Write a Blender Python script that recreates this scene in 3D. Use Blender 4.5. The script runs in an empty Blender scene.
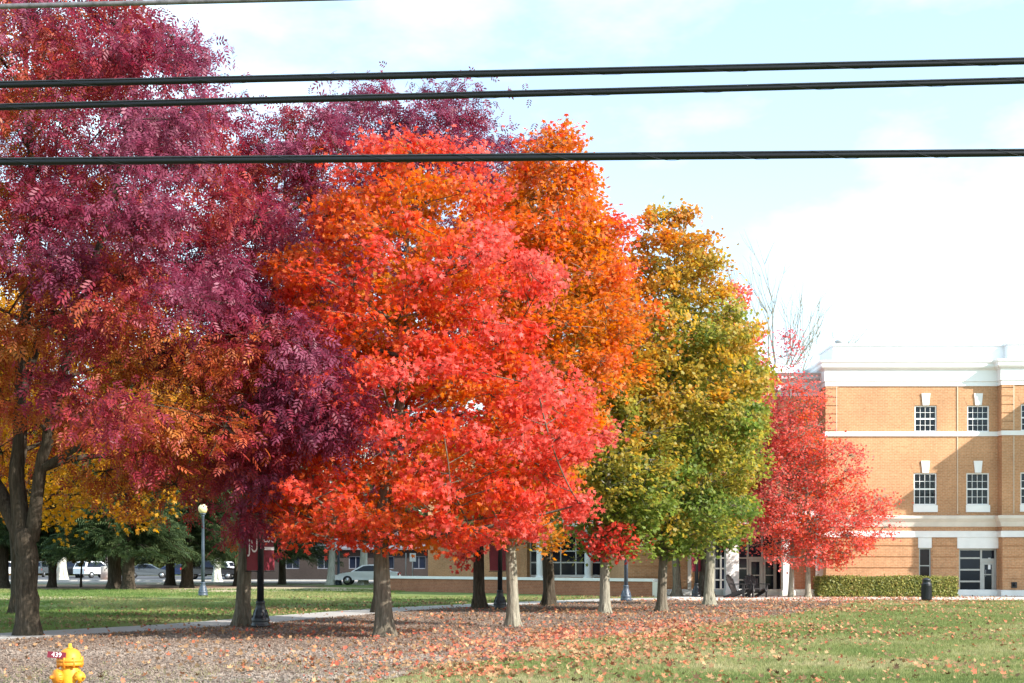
import bpy, math, random
import numpy as np
from mathutils import Vector, Matrix

# ------------------------------------------------------------------ camera, sky, sun, exposure
sc = bpy.context.scene
C = sc.collection
F = 1400.0            # focal length in pixels
EYE = 1.65
HOR = 562.0           # horizon row in the picture
cam = bpy.data.cameras.new('camera')
cam.sensor_width = 36.0
cam.lens = F / 1024.0 * 36.0
cam.shift_y = (HOR - 341.5) / 1024.0
cam.clip_start = 0.1
cam.clip_end = 4000.0
cam_ob = bpy.data.objects.new('camera', cam)
C.objects.link(cam_ob)
cam_ob.location = (0, 0, EYE)
cam_ob.rotation_euler = (math.radians(90), 0, 0)
sc.camera = cam_ob

SUN_EL = math.radians(32.5)
SUN_AZ = math.radians(120.0)          # from +Y clockwise: to the right and behind the camera
sun_dir = Vector((math.sin(SUN_AZ) * math.cos(SUN_EL), math.cos(SUN_AZ) * math.cos(SUN_EL), math.sin(SUN_EL)))
sl = bpy.data.lights.new('sun', 'SUN')
sl.energy = 4.6
sl.angle = math.radians(0.5)
sl.color = (1.0, 0.95, 0.88)
so = bpy.data.objects.new('sun', sl)
C.objects.link(so)
so.rotation_euler = (-sun_dir).to_track_quat('-Z', 'Y').to_euler()
so.location = (30, -30, 40)

world = bpy.data.worlds.new('World')
sc.world = world
world.use_nodes = True
nt = world.node_tree
for n in list(nt.nodes):
    nt.nodes.remove(n)
wout = nt.nodes.new('ShaderNodeOutputWorld')
wbg = nt.nodes.new('ShaderNodeBackground')
sky = nt.nodes.new('ShaderNodeTexSky')
sky.sky_type = 'NISHITA'
sky.sun_disc = False
sky.sun_elevation = SUN_EL
sky.sun_rotation = SUN_AZ
sky.air_density = 1.0
sky.dust_density = 0.6
sky.ozone_density = 0.6
tc = nt.nodes.new('ShaderNodeTexCoord')
mp = nt.nodes.new('ShaderNodeMapping')
mp.inputs['Scale'].default_value = (1.0, 1.0, 2.2)
mp.inputs['Location'].default_value = (3.1, 0.4, 0.2)
cn = nt.nodes.new('ShaderNodeTexNoise')
cn.inputs['Scale'].default_value = 3.4
cn.inputs['Detail'].default_value = 7.0
cn.inputs['Roughness'].default_value = 0.55
cr = nt.nodes.new('ShaderNodeValToRGB')
cr.color_ramp.elements[0].position = 0.41
cr.color_ramp.elements[0].color = (0.17, 0.17, 0.17, 1)
cr.color_ramp.elements[1].position = 0.66
cr.color_ramp.elements[1].color = (0.85, 0.85, 0.85, 1)
cmix = nt.nodes.new('ShaderNodeMixRGB')
cmix.inputs[2].default_value = (5.5, 7.5, 8.2, 1)
nt.links.new(tc.outputs['Generated'], mp.inputs[0])
nt.links.new(mp.outputs[0], cn.inputs['Vector'])
nt.links.new(cn.outputs['Fac'], cr.inputs[0])
nt.links.new(cr.outputs[0], cmix.inputs[0])
nt.links.new(sky.outputs[0], cmix.inputs[1])
nt.links.new(cmix.outputs[0], wbg.inputs[0])
wbg.inputs[1].default_value = 0.15
nt.links.new(wbg.outputs[0], wout.inputs[0])

sc.view_settings.view_transform = 'Standard'
sc.view_settings.look = 'None'
sc.view_settings.exposure = 1.12
sc.view_settings.gamma = 1.0
sc.render.engine = 'CYCLES'
sc.cycles.max_bounces = 6
sc.cycles.diffuse_bounces = 3
sc.cycles.glossy_bounces = 2
sc.cycles.transmission_bounces = 4
sc.cycles.transparent_max_bounces = 4
sc.cycles.caustics_reflective = False
sc.cycles.caustics_refractive = False

R = math.radians
rng = np.random.default_rng(7)
random.seed(7)


def G(px, py):
    """pixel -> point on the ground"""
    Y = F * EYE / (py - HOR)
    return ((px - 512.0) * Y / F, Y)


def PX(px, Y):
    return (px - 512.0) * Y / F


def PZ(py, Y):
    return EYE + (HOR - py) * Y / F


# ------------------------------------------------------------------ object helpers
def tag(o, label=None, cat=None, group=None, kind=None):
    if label: o['label'] = label
    if cat: o['category'] = cat
    if group: o['group'] = group
    if kind: o['kind'] = kind
    return o


def empty(name, loc=(0, 0, 0), rz=0.0, label=None, cat=None, group=None):
    o = bpy.data.objects.new(name, None)
    o.empty_display_size = 0.3
    C.objects.link(o)
    o.location = loc
    o.rotation_euler = (0, 0, rz)
    return tag(o, label, cat, group)


def copy_tree(o, parent=None):
    c = o.copy()
    C.objects.link(c)
    if parent: c.parent = parent
    for ch in list(o.children):
        copy_tree(ch, c)
    return c


class MB:
    def __init__(s):
        s.v, s.f, s.sm, s.mi, s.st = [], [], [], [], []

    def pieces(s):
        e = s.st + [(len(s.v), len(s.f))]
        return list(zip(e[:-1], e[1:]))

    def add(s, vs, fs, smooth=False, mi=0):
        b = len(s.v)
        s.st.append((b, len(s.f)))
        s.v += [tuple(p) for p in vs]
        for f in fs:
            s.f.append(tuple(b + i for i in f))
            s.sm.append(smooth)
            s.mi.append(mi)
        return s

    def box(s, x0, x1, y0, y1, z0, z1, M=None, mi=0):
        vs = [(x0, y0, z0), (x1, y0, z0), (x1, y1, z0), (x0, y1, z0), (x0, y0, z1), (x1, y0, z1), (x1, y1, z1), (x0, y1, z1)]
        if M is not None: vs = [tuple(M @ Vector(p)) for p in vs]
        return s.add(vs, [(0, 3, 2, 1), (4, 5, 6, 7), (0, 1, 5, 4), (1, 2, 6, 5), (2, 3, 7, 6), (3, 0, 4, 7)], mi=mi)

    def bevbox(s, x0, x1, y0, y1, z0, z1, b, M=None):
        """box with chamfered vertical and top edges"""
        def ring(i, z):
            return [(x0 + i + b, y0 + i, z), (x1 - i - b, y0 + i, z), (x1 - i, y0 + i + b, z), (x1 - i, y1 - i - b, z),
                    (x1 - i - b, y1 - i, z), (x0 + i + b, y1 - i, z), (x0 + i, y1 - i - b, z), (x0 + i, y0 + i + b, z)]
        rs = [ring(0, z0), ring(0, z1 - b), ring(b, z1)]
        vs = [p for r in rs for p in r]
        if M is not None: vs = [tuple(M @ Vector(p)) for p in vs]
        fs = [tuple(reversed(range(8))), tuple(range(16, 24))]
        for k in range(2):
            for i in range(8):
                j = (i + 1) % 8
                fs.append((k * 8 + i, k * 8 + j, k * 8 + 8 + j, k * 8 + 8 + i))
        return s.add(vs, fs)

    def tube(s, pts, rads, n=8, cap=True, smooth=True, jit=0.0):
        pts = [Vector(p) for p in pts]
        vs, fs = [], []
        prev = None
        for i, p in enumerate(pts):
            d = (pts[min(i + 1, len(pts) - 1)] - pts[max(i - 1, 0)])
            if d.length < 1e-9: d = Vector((0, 0, 1))
            d.normalize()
            if prev is None:
                a = Vector((1, 0, 0)) if abs(d.x) < 0.8 else Vector((0, 1, 0))
                u = (a - d * a.dot(d)).normalized()
            else:
                u = (prev - d * prev.dot(d))
                u = u.normalized() if u.length > 1e-6 else d.orthogonal().normalized()
            prev = u
            w = d.cross(u)
            for k in range(n):
                a = 2 * math.pi * k / n
                r = rads[i] * (1 + (random.uniform(-jit, jit) if jit else 0))
                vs.append(p + u * (r * math.cos(a)) + w * (r * math.sin(a)))
        for i in range(len(pts) - 1):
            for k in range(n):
                l = (k + 1) % n
                fs.append((i * n + k, i * n + l, (i + 1) * n + l, (i + 1) * n + k))
        if cap:
            fs.append(tuple(reversed(range(n))))
            fs.append(tuple((len(pts) - 1) * n + k for k in range(n)))
        return s.add(vs, fs, smooth)

    def lathe(s, prof, n=20, M=None, smooth=True):
        vs, fs = [], []
        for (r, z) in prof:
            for k in range(n):
                a = 2 * math.pi * k / n
                vs.append(Vector((r * math.cos(a), r * math.sin(a), z)))
        if M is not None: vs = [M @ p for p in vs]
        for i in range(len(prof) - 1):
            for k in range(n):
                l = (k + 1) % n
                fs.append((i * n + k, i * n + l, (i + 1) * n + l, (i + 1) * n + k))
        fs.append(tuple(reversed(range(n))))
        fs.append(tuple((len(prof) - 1) * n + k for k in range(n)))
        return s.add(vs, fs, smooth)

    def prism(s, poly, y0, y1, M=None, taper=None):
        """poly in (x, z), extruded along y; taper scales nothing but lets the far face differ"""
        n = len(poly)
        a = [Vector((x, y0, z)) for x, z in poly]
        b = [Vector((x, y1, z)) for x, z in poly]
        vs = a + b
        if M is not None: vs = [M @ p for p in vs]
        fs = [tuple(range(n)), tuple(reversed(range(n, 2 * n)))]
        for i in range(n):
            j = (i + 1) % n
            fs.append((j, i, n + i, n + j))
        return s.add(vs, fs)

    def build(s, name, mats, parent=None, autosmooth=False):
        me = bpy.data.meshes.new(name)
        me.from_pydata(s.v, [], s.f)
        me.polygons.foreach_set('use_smooth', s.sm)
        if not isinstance(mats, (list, tuple)): mats = [mats]
        for m in mats: me.materials.append(m)
        me.polygons.foreach_set('material_index', s.mi)
        me.update()
        o = bpy.data.objects.new(name, me)
        C.objects.link(o)
        if parent: o.parent = parent
        return o


# ------------------------------------------------------------------ materials
def new_mat(name):
    m = bpy.data.materials.new(name)
    m.use_nodes = True
    t = m.node_tree
    b = t.nodes['Principled BSDF']
    return m, t, b


def ramp(t, stops, fac):
    r = t.nodes.new('ShaderNodeValToRGB')
    el = r.color_ramp.elements
    while len(el) < len(stops): el.new(0.5)
    for e, (p, c) in zip(el, stops):
        e.position = p
        e.color = (c[0], c[1], c[2], 1)
    t.links.new(fac, r.inputs[0])
    return r.outputs[0]


def noise(t, scale, detail=4, rough=0.55, vec=None, coord='Object', stretch=None):
    n = t.nodes.new('ShaderNodeTexNoise')
    n.inputs['Scale'].default_value = scale
    n.inputs['Detail'].default_value = detail
    n.inputs['Roughness'].default_value = rough
    if vec is None:
        c = t.nodes.new('ShaderNodeTexCoord')
        vec = c.outputs[coord]
    if stretch:
        m = t.nodes.new('ShaderNodeMapping')
        m.inputs['Scale'].default_value = stretch
        t.links.new(vec, m.inputs[0])
        vec = m.outputs[0]
    t.links.new(vec, n.inputs['Vector'])
    return n.outputs['Fac']


def bump(t, b, h, strength=0.3, dist=0.02):
    n = t.nodes.new('ShaderNodeBump')
    n.inputs['Strength'].default_value = strength
    n.inputs['Distance'].default_value = dist
    t.links.new(h, n.inputs['Height'])
    t.links.new(n.outputs[0], b.inputs['Normal'])


def mix(t, a, b, fac, mode='MIX'):
    n = t.nodes.new('ShaderNodeMixRGB')
    n.blend_type = mode
    for i, x in ((0, fac), (1, a), (2, b)):
        if isinstance(x, (int, float)): n.inputs[i].default_value = x
        elif isinstance(x, tuple): n.inputs[i].default_value = (x[0], x[1], x[2], 1)
        else: t.links.new(x, n.inputs[i])
    return n.outputs[0]


def plain(name, col, rough=0.6, metal=0.0, var=0.12, scale=6.0, bmp=0.0, spec=0.5):
    m, t, b = new_mat(name)
    f = noise(t, scale, 5)
    lo = tuple(c * (1 - var) for c in col)
    hi = tuple(min(1, c * (1 + var)) for c in col)
    t.links.new(ramp(t, [(0.3, lo), (0.7, hi)], f), b.inputs['Base Color'])
    b.inputs['Roughness'].default_value = rough
    b.inputs['Metallic'].default_value = metal
    b.inputs['Specular IOR Level'].default_value = spec
    if bmp: bump(t, b, noise(t, scale * 6, 4), bmp)
    return m


def leaf_mat(name, trans=0.38, rough=0.5, boost=1.15, spec=0.35):
    m, t, b = new_mat(name)
    a = t.nodes.new('ShaderNodeAttribute')
    a.attribute_name = 'Col'
    t.links.new(a.outputs['Color'], b.inputs['Base Color'])
    b.inputs['Roughness'].default_value = rough
    b.inputs['Specular IOR Level'].default_value = spec
    tr = t.nodes.new('ShaderNodeBsdfTranslucent')
    h = t.nodes.new('ShaderNodeHueSaturation')
    h.inputs['Saturation'].default_value = 1.05
    h.inputs['Value'].default_value = boost
    t.links.new(a.outputs['Color'], h.inputs['Color'])
    t.links.new(h.outputs[0], tr.inputs[0])
    ms = t.nodes.new('ShaderNodeMixShader')
    ms.inputs[0].default_value = trans
    t.links.new(b.outputs[0], ms.inputs[1])
    t.links.new(tr.outputs[0], ms.inputs[2])
    t.links.new(ms.outputs[0], t.nodes['Material Output'].inputs[0])
    return m


def bark_mat(name, c0, c1, c2):
    m, t, b = new_mat(name)
    f = noise(t, 9.0, 8, 0.65, stretch=(2.2, 2.2, 0.28))
    f2 = noise(t, 1.3, 3)
    c = ramp(t, [(0.32, c0), (0.52, c1), (0.72, c2)], f)
    c = mix(t, c, (c1[0] * 1.1, c1[1] * 1.35, c1[2] * 1.2), mix(t, (0, 0, 0), (0.45, 0.45, 0.45), f2))
    t.links.new(c, b.inputs['Base Color'])
    b.inputs['Roughness'].default_value = 0.95
    b.inputs['Specular IOR Level'].default_value = 0.1
    bump(t, b, f, 0.9, 0.05)
    return m


def brick_mat(name, c1, c2, mortar, streak=0.17, op='ADD'):
    m, t, b = new_mat(name)
    tcx = t.nodes.new('ShaderNodeTexCoord')
    sp = t.nodes.new('ShaderNodeSeparateXYZ')
    t.links.new(tcx.outputs['Object'], sp.inputs[0])
    ad = t.nodes.new('ShaderNodeMath'); ad.operation = op
    t.links.new(sp.outputs[0], ad.inputs[0]); t.links.new(sp.outputs[1], ad.inputs[1])
    cb = t.nodes.new('ShaderNodeCombineXYZ')
    t.links.new(ad.outputs[0], cb.inputs[0]); t.links.new(sp.outputs[2], cb.inputs[1])
    br = t.nodes.new('ShaderNodeTexBrick')
    br.inputs['Scale'].default_value = 1.0
    br.inputs['Brick Width'].default_value = 0.23
    br.inputs['Row Height'].default_value = 0.076
    br.inputs['Mortar Size'].default_value = 0.010
    br.inputs['Mortar Smooth'].default_value = 0.2
    br.inputs['Bias'].default_value = 0.0
    br.inputs['Color1'].default_value = (*c1, 1)
    br.inputs['Color2'].default_value = (*c2, 1)
    br.inputs['Mortar'].default_value = (*mortar, 1)
    t.links.new(cb.outputs[0], br.inputs['Vector'])
    f = noise(t, 0.35, 5, 0.6)
    c = mix(t, br.outputs['Color'], ramp(t, [(0.3, (1 - streak,) * 3), (0.7, (1 + streak,) * 3)], f), 1.0, 'MULTIPLY')
    f2 = noise(t, 9.0, 2)
    c = mix(t, c, ramp(t, [(0.3, (0.86,) * 3), (0.7, (1.12,) * 3)], f2), 1.0, 'MULTIPLY')
    t.links.new(c, b.inputs['Base Color'])
    b.inputs['Roughness'].default_value = 0.9
    b.inputs['Specular IOR Level'].default_value = 0.15
    bump(t, b, br.outputs['Fac'], -0.3, 0.01)
    return m


M = {}
M['maple_leaf'] = leaf_mat('maple_leaf', 0.55, boost=1.3)
M['ash_leaf'] = leaf_mat('ash_leaf', 0.45, 0.48, 1.3, 0.38)
M['needle'] = leaf_mat('needle', 0.15, 0.6, 1.0, 0.2)
M['litter'] = leaf_mat('litter', 0.15, 0.7, 1.0, 0.2)
M['blade'] = leaf_mat('blade', 0.35, 0.55, 1.2, 0.2)
M['hedge_leaf'] = leaf_mat('hedge_leaf', 0.25, 0.5, 1.1, 0.3)
M['chip'] = leaf_mat('chip', 0.0, 0.9, 1.0, 0.1)
M['bark'] = bark_mat('bark_grey_brown', (0.055, 0.042, 0.032), (0.15, 0.118, 0.09), (0.27, 0.225, 0.175))
M['bark_light'] = bark_mat('bark_light_grey', (0.10, 0.085, 0.065), (0.25, 0.215, 0.17), (0.40, 0.36, 0.29))
M['bark_dark'] = bark_mat('bark_dark', (0.020, 0.015, 0.011), (0.062, 0.046, 0.034), (0.125, 0.098, 0.077))
M['bark_pale'] = bark_mat('bark_pale', (0.22, 0.20, 0.17), (0.48, 0.45, 0.39), (0.62, 0.60, 0.54))
M['brick'] = brick_mat('orange_brick', (0.50, 0.255, 0.128), (0.44, 0.215, 0.104), (0.50, 0.33, 0.20))
M['brick_dark'] = brick_mat('red_brown_brick', (0.36, 0.14, 0.075), (0.29, 0.105, 0.055), (0.33, 0.20, 0.135), op='SUBTRACT')
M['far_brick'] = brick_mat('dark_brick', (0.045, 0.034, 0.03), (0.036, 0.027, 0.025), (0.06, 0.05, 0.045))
M['white'] = plain('white_paint', (0.80, 0.79, 0.77), 0.55, var=0.04, scale=1.2)
M['stone'] = plain('cast_stone', (0.66, 0.60, 0.52), 0.75, var=0.08, scale=1.5, bmp=0.1)
M['white_stone'] = plain('white_stone', (0.78, 0.76, 0.73), 0.7, var=0.05, scale=2.0)
M['roof'] = plain('pale_metal_roof', (0.72, 0.72, 0.73), 0.5, var=0.04, scale=0.6)
M['grey_roof'] = plain('grey_slate', (0.11, 0.11, 0.125), 0.7, var=0.2, scale=5)
M['grey_trim'] = plain('grey_cornice', (0.55, 0.55, 0.55), 0.6, var=0.06, scale=1.0)
M['alu'] = plain('grey_aluminium', (0.36, 0.35, 0.33), 0.4, 0.3, var=0.05)
M['glass'] = plain('dark_glass', (0.008, 0.011, 0.022), 0.08, var=0.3, scale=0.8, spec=0.22)
M['glass_red'] = plain('dark_glass_curtain', (0.016, 0.008, 0.009), 0.08, var=0.25, scale=0.8, spec=0.2)
M['joint'] = plain('mortar_joint', (0.58, 0.44, 0.32), 0.8, var=0.08)
M['black_metal'] = plain('black_metal', (0.012, 0.014, 0.018), 0.42, 0.0, var=0.2)
M['blue_metal'] = plain('blue_grey_metal', (0.055, 0.075, 0.105), 0.45, 0.0, var=0.15)
M['grey_metal'] = plain('grey_metal', (0.32, 0.33, 0.33), 0.5, 0.2, var=0.1)
M['globe'] = plain('globe_glass', (0.78, 0.62, 0.33), 0.25, var=0.06, spec=0.5)
M['banner'] = plain('banner_red', (0.17, 0.009, 0.022), 0.75, var=0.12, scale=8)
M['lettering'] = plain('white_lettering', (0.8, 0.78, 0.78), 0.6, var=0.02)
M['hyd'] = plain('hydrant_yellow', (0.78, 0.36, 0.02), 0.38, var=0.14, scale=14, bmp=0.12)
def painted_iron(name, col):
    m, t, b = new_mat(name)
    f = noise(t, 22, 6, .7)
    c = ramp(t, [(.3, tuple(v * .8 for v in col)), (.55, col), (.75, tuple(min(1, v * 1.1) for v in col))], noise(t, 9, 4))
    c = mix(t, c, (.12, .05, .015), ramp(t, [(.60, (0, 0, 0)), (.70, (.75, .75, .75))], f))
    t.links.new(c, b.inputs['Base Color'])
    b.inputs['Roughness'].default_value = .5
    b.inputs['Specular IOR Level'].default_value = .35
    bump(t, b, f, .35, .006)
    return m


M['hyd'] = painted_iron('hydrant_yellow', (0.74, 0.34, 0.02))
M['hyd2_old'] = plain('hydrant_orange', (0.74, 0.27, 0.015), 0.4, var=0.16, scale=14, bmp=0.12)
M['hyd2'] = painted_iron('hydrant_orange', (0.68, 0.235, 0.014))
M['hyd_tag'] = plain('tag_red', (0.15, 0.006, 0.02), 0.5, var=0.1)
M['chair'] = plain('dark_wood', (0.022, 0.018, 0.018), 0.6, var=0.3, scale=12)
M['wire'] = plain('cable_black', (0.004, 0.004, 0.005), 0.4, var=0.25, scale=30, spec=0.3)
M['strand'] = plain('steel_strand', (0.025, 0.026, 0.03), 0.45, 0.3, var=0.3, scale=20)
M['old_wire'] = plain('weathered_cable', (0.11, 0.10, 0.105), 0.6, var=0.45, scale=14)
M['concrete'] = plain('concrete', (0.46, 0.43, 0.39), 0.9, var=0.12, scale=1.2, bmp=0.15)
M['tyre'] = plain('tyre', (0.015, 0.015, 0.015), 0.85, var=0.2)
M['rim'] = plain('rim', (0.5, 0.5, 0.5), 0.3, 0.8, var=0.1)
M['car_white'] = plain('car_white', (0.78, 0.79, 0.80), 0.18, var=0.01)
M['car_black'] = plain('car_black', (0.015, 0.016, 0.02), 0.18, var=0.1)
M['car_grey'] = plain('car_grey', (0.13, 0.15, 0.165), 0.22, 0.4, var=0.04)
M['car_navy'] = plain('car_navy', (0.025, 0.04, 0.09), 0.2, 0.2, var=0.04)
M['lamp_red'] = plain('tail_lens', (0.35, 0.01, 0.01), 0.2, var=0.05)
M['lamp_clear'] = plain('head_lens', (0.7, 0.7, 0.68), 0.12, var=0.04)
M['sign_white'] = plain('sign_white', (0.75, 0.75, 0.75), 0.5, var=0.03)
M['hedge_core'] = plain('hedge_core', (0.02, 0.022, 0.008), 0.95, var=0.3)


def clear_glass(name):
    m, t, b = new_mat(name)
    tr = t.nodes.new('ShaderNodeBsdfTransparent'); tr.inputs[0].default_value = (.55, .6, .66, 1)
    gl = t.nodes.new('ShaderNodeBsdfGlossy'); gl.inputs['Roughness'].default_value = .03
    fr = t.nodes.new('ShaderNodeFresnel'); fr.inputs[0].default_value = 1.35
    ms = t.nodes.new('ShaderNodeMixShader')
    t.links.new(fr.outputs[0], ms.inputs[0]); t.links.new(tr.outputs[0], ms.inputs[1]); t.links.new(gl.outputs[0], ms.inputs[2])
    t.links.new(ms.outputs[0], t.nodes['Material Output'].inputs[0])
    return m


M['clear_glass'] = clear_glass('window_glass')
M['blind'] = plain('window_blind', (0.16, 0.17, 0.20), 0.8, var=0.15, scale=3)
M['curtain'] = plain('maroon_curtain', (0.07, 0.03, 0.035), 0.9, var=0.3, scale=5)
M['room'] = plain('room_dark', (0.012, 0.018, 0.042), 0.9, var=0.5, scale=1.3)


def ground_mat(name, stops, s1, s2, s3, rough=0.95, bmp=0.5, dist=0.03, patch=None):
    m, t, b = new_mat(name)
    a = noise(t, s1, 4, 0.6)
    bb = noise(t, s2, 6, 0.7)
    cc = noise(t, s3, 3, 0.6)
    f = mix(t, a, bb, 0.5)
    c = ramp(t, stops, mix(t, f, cc, 0.35))
    if patch:
        pn = noise(t, patch[0], 4, 0.6)
        c = mix(t, c, patch[1], ramp(t, [(patch[2], (0, 0, 0)), (patch[3], (1, 1, 1))], pn))
    t.links.new(c, b.inputs['Base Color'])
    b.inputs['Roughness'].default_value = rough
    b.inputs['Specular IOR Level'].default_value = 0.08
    bump(t, b, cc, bmp, dist)
    return m


M['lawn'] = ground_mat('lawn', [(0.38, (0.085, 0.12, 0.032)), (0.5, (0.14, 0.175, 0.052)), (0.62, (0.22, 0.22, 0.085))], 0.35, 2.2, 14, patch=(0.11, (0.27, 0.235, 0.11), 0.62, 0.74))
M['mulch'] = ground_mat('mulch', [(0.36, (0.125, 0.084, 0.062)), (0.5, (0.19, 0.138, 0.108)), (0.64, (0.27, 0.21, 0.172))], 0.5, 4.0, 22, bmp=0.8, dist=0.05)
M['mulch_far'] = ground_mat('bark_mulch', [(0.36, (0.12, 0.07, 0.05)), (0.5, (0.21, 0.135, 0.095)), (0.64, (0.33, 0.24, 0.16))], 0.5, 4.0, 22)
M['dry'] = ground_mat('dry_ground', [(0.36, (0.30, 0.23, 0.15)), (0.5, (0.40, 0.32, 0.21)), (0.64, (0.50, 0.42, 0.28))], 0.5, 4.0, 16)
M['path'] = ground_mat('path_concrete', [(0.36, (0.31, 0.285, 0.265)), (0.5, (0.37, 0.345, 0.32)), (0.64, (0.43, 0.405, 0.375))], 0.4, 3.0, 40, bmp=0.15, dist=0.005)
M['walk'] = ground_mat('walk_concrete', [(0.36, (0.50, 0.44, 0.39)), (0.5, (0.58, 0.52, 0.47)), (0.64, (0.66, 0.60, 0.55))], 0.4, 3.0, 40, bmp=0.15, dist=0.005)
M['asphalt'] = ground_mat('asphalt', [(0.36, (0.07, 0.07, 0.078)), (0.5, (0.10, 0.10, 0.108)), (0.64, (0.14, 0.14, 0.145))], 0.2, 2.0, 40, bmp=0.2, dist=0.01)
M['litter_strip'] = ground_mat('litter_strip', [(0.36, (0.36, 0.12, 0.085)), (0.5, (0.46, 0.20, 0.14)), (0.64, (0.45, 0.30, 0.20))], 0.3, 3.0, 12)

# ------------------------------------------------------------------ ground
def sheet(name, poly, z, mat, label=None):
    mb = MB()
    mb.add([(x, y, z) for x, y in poly], [tuple(range(len(poly)))])
    o = mb.build(name, mat)
    o['kind'] = 'structure'
    return o


sheet('ground', [(-900, -60), (900, -60), (900, 1600), (-900, 1600)], 0.0, M['lawn'])
# edge between mulch and front lawn, from the camera outward
EDGE = [(-3.6, 10.0), (-2.9, 15.0), (-2.35, 18.05), (-0.54, 23.6), (1.44, 29.6), (4.8, 36.1), (9.3, 45.3), (12.4, 53.0), (14.5, 59.6)]
PATH = [(-16.0, 20.0), (-13.6, 26.0), (-11.3, 30.6), (-10.2, 32.6), (-8.1, 36.4), (-6.4, 41.6), (-3.9, 48.4), (-1.2, 53.1), (2.0, 57.8), (4.95, 61.6), (8.4, 63.2)]


def offset_line(pl, d):
    out = []
    for i, p in enumerate(pl):
        a = Vector(pl[max(0, i - 1)]); b = Vector(pl[min(len(pl) - 1, i + 1)])
        t_ = (b - a).normalized()
        out.append((p[0] - t_.y * d, p[1] + t_.x * d))
    return out


def smooth_line(pl, n=5):
    out = []
    for i in range(len(pl) - 1):
        p0 = Vector(pl[max(0, i - 1)]); p1 = Vector(pl[i]); p2 = Vector(pl[i + 1]); p3 = Vector(pl[min(len(pl) - 1, i + 2)])
        for k in range(n):
            u = k / n
            q = 0.5 * ((2 * p1) + (p2 - p0) * u + (2 * p0 - 5 * p1 + 4 * p2 - p3) * u * u + (3 * p1 - p0 - 3 * p2 + p3) * u ** 3)
            out.append((q.x, q.y))
    out.append(pl[-1])
    return out


EDGE_S = smooth_line(EDGE, 6)
PATH_S = smooth_line(PATH, 6)
edge_w = [(x + 0.22 * math.sin(i * 1.9) + 0.12 * math.sin(i * 4.3), y) for i, (x, y) in enumerate(EDGE_S)]
pr = offset_line(PATH_S, -1.05)
pl_ = offset_line(PATH_S, 1.05)
poly = edge_w + [(14.5, 60.0), (8.0, 60.2)] + list(reversed(offset_line(PATH_S, -0.6)))
sheet('mulch_bed', poly, 0.006, M['mulch'])
mb = MB()
n = len(PATH_S)
mb.add([(x, y, 0.022) for x, y in pr] + [(x, y, 0.022) for x, y in pl_] + [(x, y, -0.02) for x, y in pr] + [(x, y, -0.02) for x, y in pl_],
       [(i, i + 1, n + i + 1, n + i) for i in range(n - 1)] + [(2 * n + i, 2 * n + i + 1, i + 1, i) for i in range(n - 1)] + [(n + i, n + i + 1, 3 * n + i + 1, 3 * n + i) for i in range(n - 1)])
o = mb.build('footpath', M['path']); o['kind'] = 'structure'
mb = MB(); mb.box(7.2, 60, 59.8, 66.9, -0.05, 0.034)
o = mb.build('front_walk', M['walk']); o['kind'] = 'structure'


def blob(cx, cy, rx, ry, seed, n=40):
    r_ = random.Random(seed)
    ph = [r_.uniform(0, 6.28) for _ in range(3)]
    return [(cx + rx * math.cos(a) * (1 + 0.12 * math.sin(3 * a + ph[0]) + 0.08 * math.sin(5 * a + ph[1])),
             cy + ry * math.sin(a) * (1 + 0.12 * math.sin(3 * a + ph[0]) + 0.08 * math.sin(7 * a + ph[2]))) for a in [2 * math.pi * k / n for k in range(n)]]


x, y = G(20, 598); sheet('bare_soil', blob(x - 2, y, 6.0, 4.2, 3), 0.006, M['dry'])
sheet('spruce_bed', blob(-32, 92, 23, 9.5, 5), 0.008, M['mulch_far'])
sheet('leaf_litter_bed', blob(-14, 84, 7, 7, 8), 0.012, M['dry'])
sheet('road', [(-140, 104), (-22, 104), (4, 104), (4, 119), (-140, 119)], 0.016, M['asphalt'])
mb = MB(); mb.box(-140, 4, 119.0, 119.35, 0, 0.14); mb.box(-140, 4, 103.7, 104.0, 0, 0.14)
o = mb.build('road_kerb', M['concrete']); o['kind'] = 'structure'
sheet('verge', [(-140, 119.35), (4, 119.35), (4, 128), (-140, 128)], 0.02, M['litter_strip'])
sheet('parking_lot', [(-160, 128), (6, 128), (6, 170), (-160, 170)], 0.012, M['asphalt'])

# ------------------------------------------------------------------ brick building
BF = 67.0                     # main front plane
SC = F / BF


def bx(px): return PX(px, BF)
def bz(py): return PZ(py, BF)


bld = empty('college_building', (bx(826), BF, 0), 0, 'three storey orange brick building with white cornice and small paned windows, right of the trees', 'building')
BO = Vector((bx(826), BF, 0))


def bpart(mb, name, mat, parent=bld):
    """the building's meshes are written in world metres; shift them to the Empty"""
    off = BO.copy()
    p = parent
    mb.v = [(v[0] - off.x, v[1] - off.y, v[2] - off.z) for v in mb.v]
    return mb.build(name, mat, parent)


def beach(mb, name, mat, parent=bld):
    """one object per piece that was added"""
    for a, b in mb.pieces():
        m2 = MB(); m2.v = mb.v[a[0]:b[0]]; m2.f = [tuple(i - a[0] for i in f) for f in mb.f[a[1]:b[1]]]
        m2.sm = mb.sm[a[1]:b[1]]; m2.mi = mb.mi[a[1]:b[1]]
        bpart(m2, name, mat, parent)


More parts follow.
